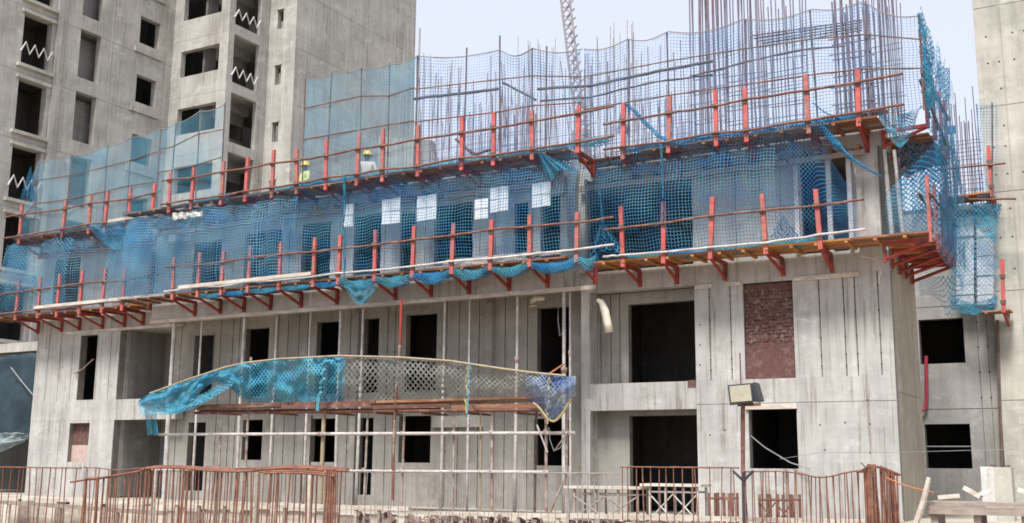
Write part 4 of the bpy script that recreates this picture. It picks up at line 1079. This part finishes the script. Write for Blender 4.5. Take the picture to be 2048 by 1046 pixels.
for i in range(6, 25):
    if i in (6, 8, 9): continue
    a, b = P[i].copy(), P[i + 1].copy()
    if a.y != b.y: b = V((a.x + 0.8, a.y, a.z)); 
    o = V((0, 0.10, 0.20))
    m = 'net_bunch_blue' if i > 19 or i in (11, 12) else 'net_bunch'
    swag(a + o, b + o, 0.03, 0.13 if i > 18 or i in (11,) else 0.09, m, 'blue-green net bunched on upper platform edge, starting at its %s post from left' % ORD[i], 'bunched nets on the upper platform', i * 2.3 + 50)
# torn sagging net under the lower platform and white foam on it
t = thing('torn_net', 'torn net pocket sagging below the lower platform near its middle', 'net', W(710, 600, 1, -2.1))
sheet('net', lambda u, v: W(688 + 66 * u, 566 + (8 + 36 * math.sin(math.pi * u)) * (1 - v) + 2 * nz(u * 6, v), 1, -2.12 + 0.1 * nz(u * 5, v * 4)), 20, 12, 'net_bunch', t)
t = thing('torn_net', 'blue net sagging off the bare brown end of the upper platform on the left', 'net', W(240, 490, 1, -1.2))
sheet('net', lambda u, v: W(178 + 130 * u, 448 + (10 + 48 * math.sin(math.pi * u)) * (1 - v) - 10 * u, 1, -1.2 + 0.15 * nz(u * 6, v * 3)), 30, 12, 'net_loose', t)
t = thing('torn_net', 'crumpled net and pale rags where the upper platform steps forward', 'net', W(370, 440, 1, -1.6))
sheet('net', lambda u, v: W(270 + 190 * u, 470 - 52 * u - (34 + 10 * nz(u * 9)) * v, 1, -1.75 + 0.3 * nz(u * 11, v * 4)), 50, 12, 'net_curtain_diag', t)
sheet('rag', lambda u, v: W(345 + 60 * u, 440 - 8 * u - 14 * v * (1 - .3 * u) + 4 * nz(u * 8, v * 2), 1, -2.0 + 0.1 * nz(u * 11, v * 4)), 20, 6, 'foam', t)
# hanging ropes and tents of net on the curtains
def hang(label, pts, rr, mat, y):
    tag(ragged('net_rope', [W(a, b, 1, y) for a, b in pts], rr, {'rope_cyan': 'net_bunch', 'rope_blue': 'net_bunch_blue'}.get(mat, mat), None, pts[0][0]), label, 'net rope', 'net ropes hanging over the facade')
hang('turquoise net rope hanging over the upper storey left of the white panels', [(688, 352), (690, 400), (687, 450), (690, 520), (688, 560)], [.06, .04, .03, .03, .03], 'rope_cyan', -2.1)
hang('turquoise net rope hanging below a red post over the deep blue opening', [(1322, 290), (1325, 330), (1327, 400), (1326, 440)], [.05, .04, .04, .03], 'rope_cyan', -1.1)
hang('turquoise net rope above the tent-shaped fold', [(1198, 378), (1203, 410), (1205, 445)], [.025, .035, .05], 'rope_cyan', -1.1)
hang('thick blue net twist sagging down from a red post over the deck', [(1250, 208), (1272, 224), (1290, 246), (1318, 272), (1345, 288), (1375, 290)], [.06, .06, .085, .075, .08, .05], 'rope_blue', -1.0)
hang('thin blue line trailing across the right deck screen', [(1625, 205), (1650, 225), (1680, 238)], [.02, .02, .02], 'rope_blue', -1.0)
hang('grey rope slanting from the deck corner', [(1700, 300), (1708, 330), (1712, 355)], [.02, .02, .02], 'wire_grey', -0.6)
def tent(label, pts, mat, y):
    t = thing('net_fold', label, 'net', W(pts[1][0], pts[1][1], 1, y), 'tent-shaped net folds')
    (tx, ty), (lx, ly), (rx_, ry) = pts
    sheet('net', lambda u, v: W((lx + (rx_ - lx) * u) * (1 - v) + tx * v, (ly + (ry - ly) * u + 5 * math.sin(u * 9)) * (1 - v) + ty * v, 1, y + 0.1 * math.sin(u * 22) * (1 - v)), 40, 12, mat, t)
tent('tent-shaped blue net fold before the deep opening, rope above it', ((1204, 440), (1172, 512), (1252, 500)), 'net_loose', -1.05)
tent('small blue net heap before the pale wall right of the deep opening', ((1566, 430), (1534, 484), (1604, 478)), 'net_loose', -0.6)
tent('blue net tail blowing above the red post at the far left', ((62, 330), (40, 395), (72, 398)), 'net_loose', -1.1)
tent('turquoise net tuft where the upper platform steps back, right of the middle', ((1075, 300), (1095, 362), (1140, 330)), 'net_bunch', -2.1)
tent('blue net tuft behind the red post with the thick twist', ((1244, 212), (1233, 262), (1258, 266)), 'net_bunch_blue', -0.85)

# net bag with stacked pale blocks on the wing
t = thing('block_stack', 'stack of pale blocks in two columns inside the net bag on the grey wing', 'blocks', W(1950, 605, 1, 7.7))
for j in range(9):
    for i in range(2):
        a = W(1913 + i * 39, 436 + j * 19.5, 1, 7.55); b = W(1949 + i * 39, 452 + j * 19.5, 1, 7.55)
        block('block', a.x, b.x, 7.5 + random.uniform(-.03, .03), 7.95, b.z, a.z, 'pale_form', t)
rod('upright', W(1951, 430, 1, 7.46), W(1953, 612, 1, 7.46), 0.02, 'dark_pipe', t)
t = thing('net_bag', 'blue net bag hanging round the pale block stack beside the beige tower', 'net', W(1950, 615, 1, 7.2))
sheet('net', lambda u, v: W(1898 + 98 * u + 6 * (v - .5), 410 + 205 * (1 - v) + 14 * math.sin(math.pi * u) * (1 - v) - 4 * v, 1, 7.25 - 0.3 * math.sin(math.pi * u) + 0.1 * nz(u * 5, v * 5)), 26, 30, 'net_curtain_loose', t)
sheet('net_fold', lambda u, v: W(1945 + 58 * u - 12 * (1 - v), 408 + 80 * (1 - v) * (0.35 + .65 * u), 1, 7.0 + 0.1 * nz(u * 6, v * 6, 3)), 20, 14, 'net_bunch', t)
sheet('net_fold', lambda u, v: W(1900 + 95 * u, 590 + 14 * math.sin(math.pi * u) + 26 * (1 - v), 1, 7.05 + 0.1 * nz(u * 9, v * 6, 3)), 24, 8, 'net_bunch', t)
t = thing('net_strip', 'thin pale net strip with a pole on the beige tower above the wing platform', 'net screen', W(1978, 400, 1, 6.9))
sheet('net', lambda u, v: W(1955 + 42 * u, 398 - 190 * v, 1, 6.95 + .04 * nz(u * 4, v * 9)), 8, 20, 'net_screen', t)
rod('pole', W(1985, 400, 1, 6.9), W(1984, 205, 1, 6.9), 0.02, 'dark_pipe', t)
tag(block('flag_cloth', W(1891, 255, 1, 6.9).x, W(1911, 255, 1, 6.9).x, 6.9, 6.93, W(1900, 268, 1, 6.9).z, W(1900, 252, 1, 6.9).z, 'blue_plastic'), 'small dark blue cloth tied to the wing rebar', 'cloth')
rod_ = rod('pole', W(1893, 400, 1, 6.9), W(1890, 245, 1, 6.9), 0.028, 'dark_pipe'); tag(rod_, 'dark upright pole carrying the small blue cloth on the wing', 'pole')

# ================================================================== rebar on the deck
cages = [((764, 832), 3.0, 15.6, 11, 'rebar_pale', 'brownish rebar cage rising before the blank tower core', .014),
         ((840, 905), 6.0, 15.9, 9, 'rebar_pale', 'sparse pale rebar cage just right of the tower core', .011),
         ((915, 990), 4.0, 13.2, 12, 'rebar_grey', 'short rebar cage behind the sheer net left of the tied pipes', .012),
         ((1003, 1070), 3.0, 13.2, 11, 'rebar_grey', 'leaning rebar cage behind the middle of the sheer net', .012),
         ((1036, 1105), 7.0, 16.4, 10, 'rebar_pale', 'tall pale rebar cage left of the crane boom', .011),
         ((1185, 1268), 6.0, 15.6, 11, 'rebar_pale', 'tall pale rebar cage right of the crane boom', .012),
         ((1150, 1180), 3.0, 13.4, 6, 'rebar_grey', 'narrow dark rebar cage at the foot of the crane boom', .016),
         ((1275, 1378), 5.0, 12.6, 11, 'rebar_grey', 'low rebar cage between the blue twist and the big cages', .011),
         ((1384, 1448), 2.0, 15.6, 11, 'rebar_grey', 'dense tall rebar cage, left one of the big group', .018),
         ((1450, 1530), 2.6, 15.4, 10, 'rebar_grey', 'tall rebar cage in the middle of the big group', .016),
         ((1535, 1606), 1.6, 14.2, 7, 'rebar_grey', 'open tall rebar cage, right one of the big group', .016),
         ((1668, 1745), 1.2, 13.6, 9, 'rebar_grey', 'thick dark rebar cage at the right end of the deck', .022),
         ((1745, 1802), 2.2, 14.0, 12, 'rebar_grey', 'dense slanting rebar cage at the far right corner of the deck', .014)]
for (pa, pb), y, zt, n, m, lab, r in cages:
    a, b = W(pa, 200, 1, y).x, W(pb, 200, 1, y).x
    cage('rebar_cage', lab, a, b, y, S3 + 0.002, zt, n, 2, 0.35, m, r, 0.42, 1.0, 0.012, 'rebar cages on the deck', tie_top=min(zt - 1.2, 12.5))
for (pa, pb), y, zt, n, lab in (((842, 1000), 1.5, 13.0, 30, 'low mesh of rebar behind the left part of the sheer middle net'), ((1000, 1150), 2.0, 13.0, 28, 'low mesh of rebar left of the crane boom, behind the nets'), ((1185, 1380), 2.5, 13.0, 34, 'low mesh of rebar right of the crane boom, behind the nets')):
    cage('rebar_mesh', lab, W(pa, 250, 1, y).x, W(pb, 250, 1, y).x, y, S3 + 0.002, zt, n, 1, 0.3, 'rebar_grey', 0.012, 0.28, 1.3, 0.045, 'rebar cages on the deck', tie_top=11.3)
# low heap of rebar and a plain upstand wall behind the middle screen
t = thing('concrete_upstand', 'low grey sloping concrete upstand on the deck behind the rebar', 'wall', (-13, 5, S3))
mbu = MB()
a, b, c_ = W(826, 262, 1, 6), W(860, 280, 1, 6), W(905, 345, 1, 6)
mbu.v = [V((a.x - 1.5, 6, S3)), V((c_.x, 6, S3)), V((b.x, 6, b.z)), V((a.x - 1.5, 6, a.z)), V((a.x - 1.5, 6.3, S3)), V((c_.x, 6.3, S3)), V((b.x, 6.3, b.z)), V((a.x - 1.5, 6.3, a.z))]
mbu.f = [(0, 1, 2, 3), (7, 6, 5, 4), (1, 5, 6, 2), (2, 6, 7, 3), (0, 3, 7, 4)]
mbu.build('upstand', 'concrete_wing', t)
for k, (a, b) in enumerate((((912, 278), (948, 310)), ((920, 288), (950, 308)), ((948, 310), (985, 298)))):
    mb = MB(); mb.tube([W(*a, 1, -1.3), W(*b, 1, -1.3)], 0.04, 6)
    tag(mb.build('brace_pipe', 'rust_pipe'), 'rusty brace leaning between red posts of the upper platform, %s of three' % ORD[k], 'pipe', 'rusty braces on the upper platform')

# ================================================================== crane boom far behind
cr_ = thing('crane_boom', 'pale lattice crane boom leaning against the sky behind the deck', 'crane', W(1163, 240, 1, 24))
for k, (a, b) in enumerate((((1119, -25), (1153, 262)), ((1136, -25), (1172, 262)))):
    for dy in (0.0, 0.5):
        rod('chord', W(*b, 1, 24 + dy), W(*a, 1, 24 + dy), 0.06, 'crane_grey', cr_)
for i in range(16):
    f0, f1 = i / 16, (i + 1) / 16
    A = W(1153, 262, 1, 24).lerp(W(1119, -25, 1, 24), f0); Bq = W(1172, 262, 1, 24).lerp(W(1136, -25, 1, 24), f1)
    C = W(1172, 262, 1, 24).lerp(W(1136, -25, 1, 24), f0); D = W(1153, 262, 1, 24).lerp(W(1119, -25, 1, 24), f1)
    rod('lacing', A, Bq, 0.035, 'crane_grey', cr_); rod('lacing', C, D, 0.035, 'crane_grey', cr_)
    A2, B2_ = A + V((0, .5, 0)), Bq + V((0, .5, 0))
    rod('lacing', A2, B2_, 0.035, 'crane_grey', cr_)
mb = MB(); b_ = W(1163, 262, 1, 24.25); mb.tube([b_ + V((0, 0, -16)), b_ + V((0, 0, 0))], 0.5, 8); mb.build('mast', 'crane_grey', cr_)

# ================================================================== workers
def worker(px, py, y, shirt, label, rot):
    hd = W(px, py, 1, y)                     # centre of the helmet
    fz = S3 + 0.003
    H = min(1.75, max(1.55, hd.z + 0.08 - fz))
    n, o = _new('clothes_' + shirt[0])
    tc = N(n, 'ShaderNodeTexCoord').outputs['Object']
    s = N(n, 'ShaderNodeSeparateXYZ'); n.links.new(tc, s.inputs[0])
    c1 = mixcol(n, math_n(n, 'GREATER_THAN', s.outputs[2], 0.92), (0.05, 0.06, 0.09), shirt[1])
    c2_ = mixcol(n, math_n(n, 'GREATER_THAN', s.outputs[2], 1.42), c1, (0.12, 0.055, 0.035))
    bs = N(n, 'ShaderNodeBsdfPrincipled'); bs.inputs['Roughness'].default_value = 0.8
    n.links.new(c2_, bs.inputs['Base Color']); n.links.new(bs.outputs[0], o.inputs[0])
    J = {'pel': (0, 0, .92, .15), 'bel': (0, 0, 1.08, .145), 'che': (0, .01, 1.28, .17), 'nek': (0, 0, 1.44, .062), 'hd0': (0, -.015, 1.52, .085), 'hd1': (0, -.01, 1.64, .10), 'hd2': (0, 0, 1.70, .07)}
    E = [('pel', 'bel'), ('bel', 'che'), ('che', 'nek'), ('nek', 'hd0'), ('hd0', 'hd1'), ('hd1', 'hd2')]
    for sgn, q in ((1, 'r'), (-1, 'l')):
        J.update({'hip' + q: (.1 * sgn, 0, .86, .095), 'kne' + q: (.11 * sgn, -.03, .48, .065), 'ank' + q: (.11 * sgn, .02, .09, .045), 'toe' + q: (.12 * sgn, -.15, .04, .04),
                  'sho' + q: (.19 * sgn, 0, 1.37, .075), 'elb' + q: (.27 * sgn, -.04, 1.10, .05), 'wri' + q: (.22 * sgn, -.24, 1.0, .035), 'pal' + q: (.20 * sgn, -.32, 1.0, .038)})
        E += [('pel', 'hip' + q), ('hip' + q, 'kne' + q), ('kne' + q, 'ank' + q), ('ank' + q, 'toe' + q), ('che', 'sho' + q), ('sho' + q, 'elb' + q), ('elb' + q, 'wri' + q), ('wri' + q, 'pal' + q)]
        for f in range(4):
            k0, k1 = 'fa%d' % f + q, 'fb%d' % f + q
            J[k0] = ((.17 + f * .018) * sgn, -.375, 0.995, .010); J[k1] = ((.17 + f * .018) * sgn, -.40, 0.965, .008)
            E += [('pal' + q, k0), (k0, k1)]
        J['th' + q] = (.15 * sgn, -.33, 1.02, .011); E.append(('pal' + q, 'th' + q))
    J['nose'] = (0, -.125, 1.60, .018); E.append(('hd1', 'nose'))
    keys = list(J)
    me = bpy.data.meshes.new('person')
    me.from_pydata([J[k][:3] for k in keys], [(keys.index(a), keys.index(b)) for a, b in E], [])
    me.materials.append(M['clothes_' + shirt[0]])
    ob = bpy.data.objects.new('person', me)
    md = ob.modifiers.new('skin', 'SKIN'); md.use_smooth_shade = True
    sv = me.skin_vertices[0].data if me.skin_vertices else None
    if sv is None:
        me.skin_vertices.new() if hasattr(me.skin_vertices, 'new') else None
        sv = me.skin_vertices[0].data
    for i, k in enumerate(keys):
        sv[i].radius = (J[k][3], J[k][3]); sv[i].use_root = (k == 'pel')
    ob.modifiers.new('smooth', 'SUBSURF').levels = 2
    ob.modifiers['smooth'].render_levels = 2
    m = Matrix.Translation((hd.x, y, hd.z + 0.09 - H)) @ Matrix.Rotation(rot, 4, 'Z') @ Matrix.Diagonal((1, 1, H / 1.78, 1))
    place(ob, m); tag(ob, label, 'person', 'workers on the deck')
    hm = MB(); hm.lathe([(.165, 1.635), (.17, 1.645), (.128, 1.66), (.125, 1.71), (.105, 1.765), (.06, 1.80), (0.001, 1.81)], 16)
    hm.build('hard_hat', 'helmet_yellow', ob, True, m)
worker(735, 309, -0.55, ('pale', (0.62, 0.52, 0.44)), 'worker in a pale shirt and yellow hard hat standing on the upper deck', 0.5)
worker(611, 330, -0.55, ('green', (0.50, 0.52, 0.20)), 'worker in a yellow-green vest and yellow hard hat, the left of two on the deck', -0.4)

# ================================================================== foreground
# starter-bar fences
def fence(label, xa, xb, y, step, tops, mat, r, ztop_r=0.02, bars2=True, base=TZ):
    t = thing('rebar_fence', label, 'rebar', ((xa + xb) / 2, y, 0), 'rows of starter bars in the foreground')
    x = xa
    while x <= xb:
        zt = tops(x)
        bar('bar', (x, y + random.uniform(-.03, .03), 0.0), (x + random.gauss(0, .035), y + random.uniform(-.04, .04), zt + random.uniform(-.02, .02)), r * random.uniform(0.8, 1.15), mat, t)
        x += step * random.uniform(0.6, 1.4)
    for k in range(2 if bars2 else 1):
        pts = [V((xa + (xb - xa) * i / 24, y - 0.03 + 0.05 * k + random.uniform(-.02, .02), tops(xa + (xb - xa) * i / 24) - 0.012 + 0.012 * nz(i * 1.7, k))) for i in range(25)]
        mb = MB(); mb.tube(pts, r * 1.25, 6); mb.build('top_bar', mat, t)
    return t
fence('row of thin rusty starter bars at the far left, dark shed behind', -22.3, -18.6, -6.0, 0.24, lambda x: 1.60, 'rebar_rust', 0.014)
fence('row of rusty starter bars before the left ground floor', -18.5, -10.3, -6.0, 0.17, lambda x: 1.59 + .03 * math.sin(x * 3), 'rebar_rust', 0.012)
fence('row of thin pale starter bars before the middle of the ground floor', -10.2, -3.9, -6.0, 0.14, lambda x: 1.62 + .02 * x / 10, 'rebar_pale', 0.009, bars2=False)
fence('row of starter bars before the wide dark ground floor opening', -3.85, -1.6, -6.0, 0.15, lambda x: 1.735, 'rebar_rust', 0.011)
fence('dense row of starter bars right of the floodlight pole, dipping then rising', -1.5, 0.62, -6.0, 0.062, lambda x: 1.70 - 0.11 * math.exp(-((x + .15) / .38) ** 2) + 0.02 * x, 'rebar_rust', 0.010)
t = thing('rebar_bundle', 'thick bundle of rusty bars closing the right end of the starter bars', 'rebar', (0.85, -6, 0), 'rows of starter bars in the foreground')
for i in range(30):
    x = 0.55 + i * 0.0185 + random.uniform(-.02, .02)
    zt = 1.80 - 0.13 * abs(i - 9) / 19
    bar('bar', (x, -6 + random.uniform(-.18, .1), 0), (x + random.gauss(0, .02), -6 + random.uniform(-.15, .05), zt), 0.016, 'rebar_rust', t)
for k in range(4):
    mb = MB(); mb.tube([V((0.45 + k * .03, -6.1, 1.66)), V((0.65, -6.12, 1.76 + k * .012)), V((0.85 + k * .02, -6.1, 1.74)), V((1.05 + k * .04, -6.05, 1.62))], 0.014, 5); mb.build('hooked_bar', 'rebar_rust', t)
bar('stray_bar', W(1722, 925, 1, -6.1), W(1748, 955, 1, -6.1), 0.012, 'dark_pipe', t)
def ctop(x):
    if x < -12.4: return 1.62 - 0.30 * ((-12.4 - x) / 2.3) ** 0.8
    return 1.64 + 0.03 * math.sin(x * 2)
t = fence('thick rust-brown rebar cage nearest the camera on the left', -14.0, -7.52, -9.5, 0.155, ctop, 'rebar_rust', 0.016, base=0)
for k, (xa, xb, dz, yy) in enumerate(((-14.7, -12.0, 0.0, -9.45), (-12.6, -7.6, 0.0, -9.4), (-12.4, -8.0, -0.035, -9.55), (-9.2, -7.55, -0.10, -9.75), (-9.3, -7.6, -0.07, -9.7), (-11, -7.6, 0.02, -9.35))):
    mb = MB(); mb.tube([V((xa + (xb - xa) * i / 16, yy + (-.05 * math.sin(i * .4)), ctop(max(-14.7, xa + (xb - xa) * i / 16)) + dz + .01 * nz(i, k))) for i in range(17)], 0.022, 6); mb.build('lapped_bar', 'rebar_rust', t)
for i in range(5):
    bar('bar', (-7.75 + i * 0.05, -9.8 + i * 0.03, 0), (-7.72 + i * 0.02, -9.8 + i * .03, 1.64), 0.02, 'rebar_rust', t)
for px in (172, 196):
    p = W(px, 957, 1, -9.7); bar('hooked_bar', (p.x, -9.7, 0), (p.x, -9.7, p.z), 0.028, 'rebar_rust', t)
bar('hook', W(171, 957, 1, -9.7), W(198, 957, 1, -9.7), 0.028, 'rebar_rust', t)

# pale walers, boards and rubble along the terrace edge
def waler(label, a, b, y, h, d, mat, legs):
    A, B = W(*a, 1, y), W(*b, 1, y)
    t = thing('formwork_waler', label, 'timber', V(((A.x + B.x) / 2, y, 0)), 'pale timbers along the terrace edge')
    L = (B - A).length
    n = max(1, int(L / 2.6))
    for i in range(n):
        P0, P1 = A.lerp(B, i / n), A.lerp(B, (i + 1) / n)
        m = Matrix.Translation((P0 + P1) / 2 + V((0, random.uniform(-.02, .02), random.uniform(-.012, .012)))) @ (P1 - P0).to_track_quat('X', 'Z').to_matrix().to_4x4() @ Matrix.Diagonal(((P1 - P0).length * 0.995, d, h, 1))
        place(bpy.data.objects.new('timber', unit('block', mat)), m, t)
    for k in range(legs):
        q = A.lerp(B, (k + 0.3 + random.uniform(-.2, .2)) / legs)
        block('leg', q.x - 0.035, q.x + 0.035, y - 0.03, y + 0.03, 0, q.z - h * 0.55, 'plank_grey' if k % 3 else 'plank_pale', t)
waler('pale timber waler on legs along the right half of the terrace edge', (872, 1026), (1810, 1046), -5.2, 0.085, 0.09, 'plank_pale', 11)
waler('pale timber waler behind the thick rebar cage', (332, 1006), (820, 1018), -5.3, 0.08, 0.08, 'plank_pale', 8)
waler('long pale board edge at the lower left corner', (0, 992), (300, 1010), -5.1, 0.07, 0.30, 'plank_pale', 3)
waler('grey weathered board below the pale one at the lower left', (0, 1004), (330, 1026), -5.6, 0.10, 0.12, 'plank_grey', 3)
waler('short pale rail behind the top of the thick rebar cage', (300, 938), (700, 940), -7.2, 0.035, 0.035, 'pale_pipe', 4)
t = thing('plank_row', 'pale upright boards lining the terrace edge at the lower left', 'boards', (-17, -5.25, 0))
x = -24.0
while x < -9.2:
    w = random.uniform(0.22, 0.45)
    block('board', x, x + w - 0.012, -5.24 + random.uniform(-.02, .02), -5.20, 0.0, 0.66 + random.uniform(-.08, .06), random.choice(('plank_pale', 'plank_pale', 'foam', 'plank_grey')), t)
    x += w
st = MB()
for i in range(600):
    x = random.uniform(-9.5, 2.5)
    s = random.uniform(0.03, 0.10)
    h = random.random()
    y = -4.95 - 0.35 * (1 - h) + random.uniform(-.1, .1)
    m = Matrix.Translation((x, y, h * (TZ - 0.02) + 0.02)) @ Matrix.Rotation(random.random() * 3, 4, V((random.random(), random.random(), 1))) 
    st.box(-s, s, -s * .7, s * .7, -s * .5, s * .6, m)
o = st.build('rubble', 'stone_a'); tag(o, 'pale and brown rubble stones heaped against the terrace edge', 'rubble', kind='stuff')
st = MB()
for i in range(500):
    x = random.uniform(-11, 2.0)
    s = random.uniform(0.03, 0.09)
    m = Matrix.Translation((x, -5.05 + random.uniform(-.25, .3), random.uniform(0.25, TZ + .04))) @ Matrix.Rotation(random.random() * 3, 4, V((random.random(), random.random(), 1)))
    st.box(-s, s, -s, s, -s * .6, s * .6, m)
o = st.build('broken_brick', 'stone_b'); tag(o, 'dark broken brick lying below the pale waler', 'rubble', kind='stuff')
# trestles
def trestle(label, pa, pb, y, ztop, mat, top=True, brace=True):
    a, b = W(pa, 970, 1, y).x, W(pb, 970, 1, y).x
    t = thing('trestle', label, 'trestle', ((a + b) / 2, y, TZ), 'trestles on the terrace')
    for x in (a + 0.08, b - 0.08, a + (b - a) * 0.36, a + (b - a) * 0.68):
        for dy in (0, 0.5):
            rod('leg', (x, y + dy, TZ), (x, y + dy, ztop - 0.06), 0.028, mat, t)
    for dy in (0, 0.5):
        rod('cross_bar', (a + .05, y + dy, ztop - 0.16), (b - .05, y + dy, ztop - 0.16), 0.02, mat, t)
    if brace:
        c = (a + b) / 2
        for (x0, x1) in ((a + .08, c), (c, b - .08)):
            rod('brace', (x0, y - .02, TZ + .08), (x1, y - .02, ztop - .2), 0.015, mat, t)
            rod('brace', (x1, y - .03, TZ + .08), (x0, y - .03, ztop - .2), 0.015, mat, t)
    if top:
        for k in range(3):
            block('board', a - 0.1 + random.uniform(-.05, .05), b + random.uniform(-.05, .05), y - 0.08 + k * 0.24, y + 0.14 + k * 0.24, ztop - 0.05, ztop, 'plank_pale', t)
    return t
trestle('low steel trestle with pale boards, the left one, before the column', 1142, 1282, -4.2, 1.33, 'dirty_pipe')
trestle('low steel trestle with crossed braces before the dark opening', 1292, 1402, -4.1, 1.40, 'pale_pipe')
trestle('rusty bare trestle frame beside the floodlight pole', 1410, 1465, -4.2, 1.30, 'rust_pipe', False, False)
trestle('rusty bare trestle frame right of the floodlight pole', 1510, 1592, -4.4, 1.30, 'rust_pipe', False)
# floodlight mast
fl = thing('floodlight', 'twin floodlight on a rusty pole before the right wing', 'floodlight', W(1487, 1046, 1, -6.4))
p0, p1, p2 = W(1488, 1075, 1, -6.4), W(1486, 945, 1, -6.4), W(1486, 800, 1, -6.4)
rod('lower_pole', V((p0.x, -6.4, 0)), p1, 0.028, 'black_steel', fl)
rod('upper_pole', p1, p2, 0.038, 'rust_pipe', fl)
for px in (1466, 1506):
    rod('fork_arm', W(1487, 962, 1, -6.4), W(px, 942, 1, -6.4), 0.024, 'black_steel', fl)
rod('antenna_rod', W(1482, 775, 1, -6.4), W(1480, 706, 1, -6.4), 0.012, 'rust_pipe', fl)
c = W(1481, 788, 1, -6.55)
m = Matrix.Translation(c) @ Matrix.Rotation(R(20), 4, 'Z') @ Matrix.Rotation(R(-5), 4, 'Y') @ Matrix.Rotation(R(-6), 4, 'X')
mb = MB(); mb.box(-.20, .20, -.05, .09, -.165, .165, m); lb = mb.build('lamp_housing', 'lamp_body', fl)
mb = MB(); mb.box(-.175, .175, -.062, -.0505, -.14, .14, m); mb.build('lens', 'lamp_lens', lb)
c = W(1514, 785, 1, -6.25)
m = Matrix.Translation(c) @ Matrix.Rotation(R(95), 4, 'Z') @ Matrix.Rotation(R(-14), 4, 'X')
mb = MB(); mb.box(-.18, .18, -.05, .05, -.16, .16, m)
for k in range(5): mb.box(-.16 + k * .075, -.145 + k * .075, .051, .10, -.14, .14, m)
mb.build('lamp_housing', 'lamp_body', fl)
block('bracket', c.x - 0.3, c.x + 0.1, -6.42, -6.38, c.z - 0.24, c.z - 0.2, 'rust_pipe', fl)
# workbench, leaning pole, pier and orange rope at the right
wb = thing('workbench', 'rough timber workbench with loose offcuts at the lower right corner', 'workbench', (2.8, -9, 0))
for k in range(3):
    block('top_plank', 2.03, 3.5, -9.1 + k * 0.24, -8.88 + k * 0.24, 1.24, 1.29, 'plank_grey', wb)
block('rail', 2.06, 3.5, -9.14, -9.102, 1.13, 1.235, 'plank_grey', wb)
for x in (2.08, 2.62, 3.2):
    block('leg', x, x + 0.09, -9.08, -8.99, 0, 1.125, 'plank_grey', wb)
    block('leg', x, x + 0.09, -8.55, -8.46, 0, 1.235, 'plank_grey', wb)
block('shelf', 2.05, 3.45, -9.05, -8.5, 0.86, 0.9, 'plank_pale', wb)
for k, (x, y, a) in enumerate(((2.62, -9.0, -0.5), (2.75, -8.9, 0.5), (3.3, -9.0, -0.4), (2.3, -8.9, 0.1))):
    tag(block('timber_offcut', x - 0.14, x + 0.14, y - 0.03, y + 0.03, 1.33 + (0.06 if k < 3 else 0), 1.385 + (0.06 if k < 3 else 0), 'plank_pale', rot=Matrix.Rotation(-a, 4, 'Y') @ Matrix.Rotation(a, 4, 'Z')), 'pale timber offcut on the workbench, %s from its left end' % ('second', 'third', 'fourth', 'first')[k], 'offcut', 'offcuts on the workbench')
mb = MB(); mb.tube([W(1828, 1062, 1, -9.25), W(1847, 1003, 1, -9.25), W(1858, 955, 1, -9.25)], [0.045, 0.04, 0.03], 7)
tag(mb.build('leaning_pole', 'plank_pale'), 'pale pole leaning against the left end of the workbench', 'pole')
mb = MB(); mb.tube([W(1772, 955, 1, -6.2), W(1800, 968, 1, -7), W(1830, 978, 1, -8), W(1866, 985, 1, -9.2)], 0.014, 5)
tag(mb.build('tie_rope', 'orange_rope'), 'orange rope stretched from the rebar bundle to the leaning pole', 'rope')
pr = thing('concrete_pier', 'whitewashed concrete pier stub before the beige tower', 'pier', (1.65, 2.2, TZ))
block('pier_face', 1.35, 1.62, 2.0, 2.5, TZ - 0.05, 1.80, 'concrete_whitewash', pr)
block('pier_body', 1.621, 1.98, 2.02, 2.55, TZ - 0.05, 1.79, 'concrete_tower_pale', pr)
for k, (x, z) in enumerate(((1.55, 1.8), (1.85, 1.79))):
    block('chip', x, x + 0.1, 2.05, 2.2, z + 0.001, z + 0.05, 'stone_b', pr)
cb = MB(); cb.tube([W(1600, 870, 1, -0.3), W(1500, 865, 1, 0.4)], 0.012, 5)
mb = MB(); mb.tube([W(1497, 868, 1, 0.1), W(1530, 895, 1, 0.1), W(1580, 925, 1, -0.05), W(1620, 938, 1, -0.2)], 0.014, 5)
tag(mb.build('cable', 'wire_grey'), 'grey cable slanting across the dark ground floor window', 'cable')

for k, (pts, lab) in enumerate((([(1722, 512), (1755, 520), (1762, 545), (1757, 560), (1764, 585)], 'thin pale wire curling down from the right corner of the lower platform'),
                                ([(1560, 918), (1640, 905), (1790, 905), (1850, 903), (2040, 898)], 'thin grey wire stretched across the right corner towards the beige tower'),
                                ([(1098, 855), (1100, 880), (1108, 902), (1120, 896), (1130, 880)], 'loose grey rope looping below the net bag on the scaffold'))):
    mb = MB(); mb.tube([W(x, y, 1, (-0.15, -0.4, -3.2)[k]) for x, y in pts], (0.01, 0.005, 0.01)[k], 5)
    tag(mb.build('loose_wire', 'foam' if k == 0 else 'wire_grey'), lab, 'wire')
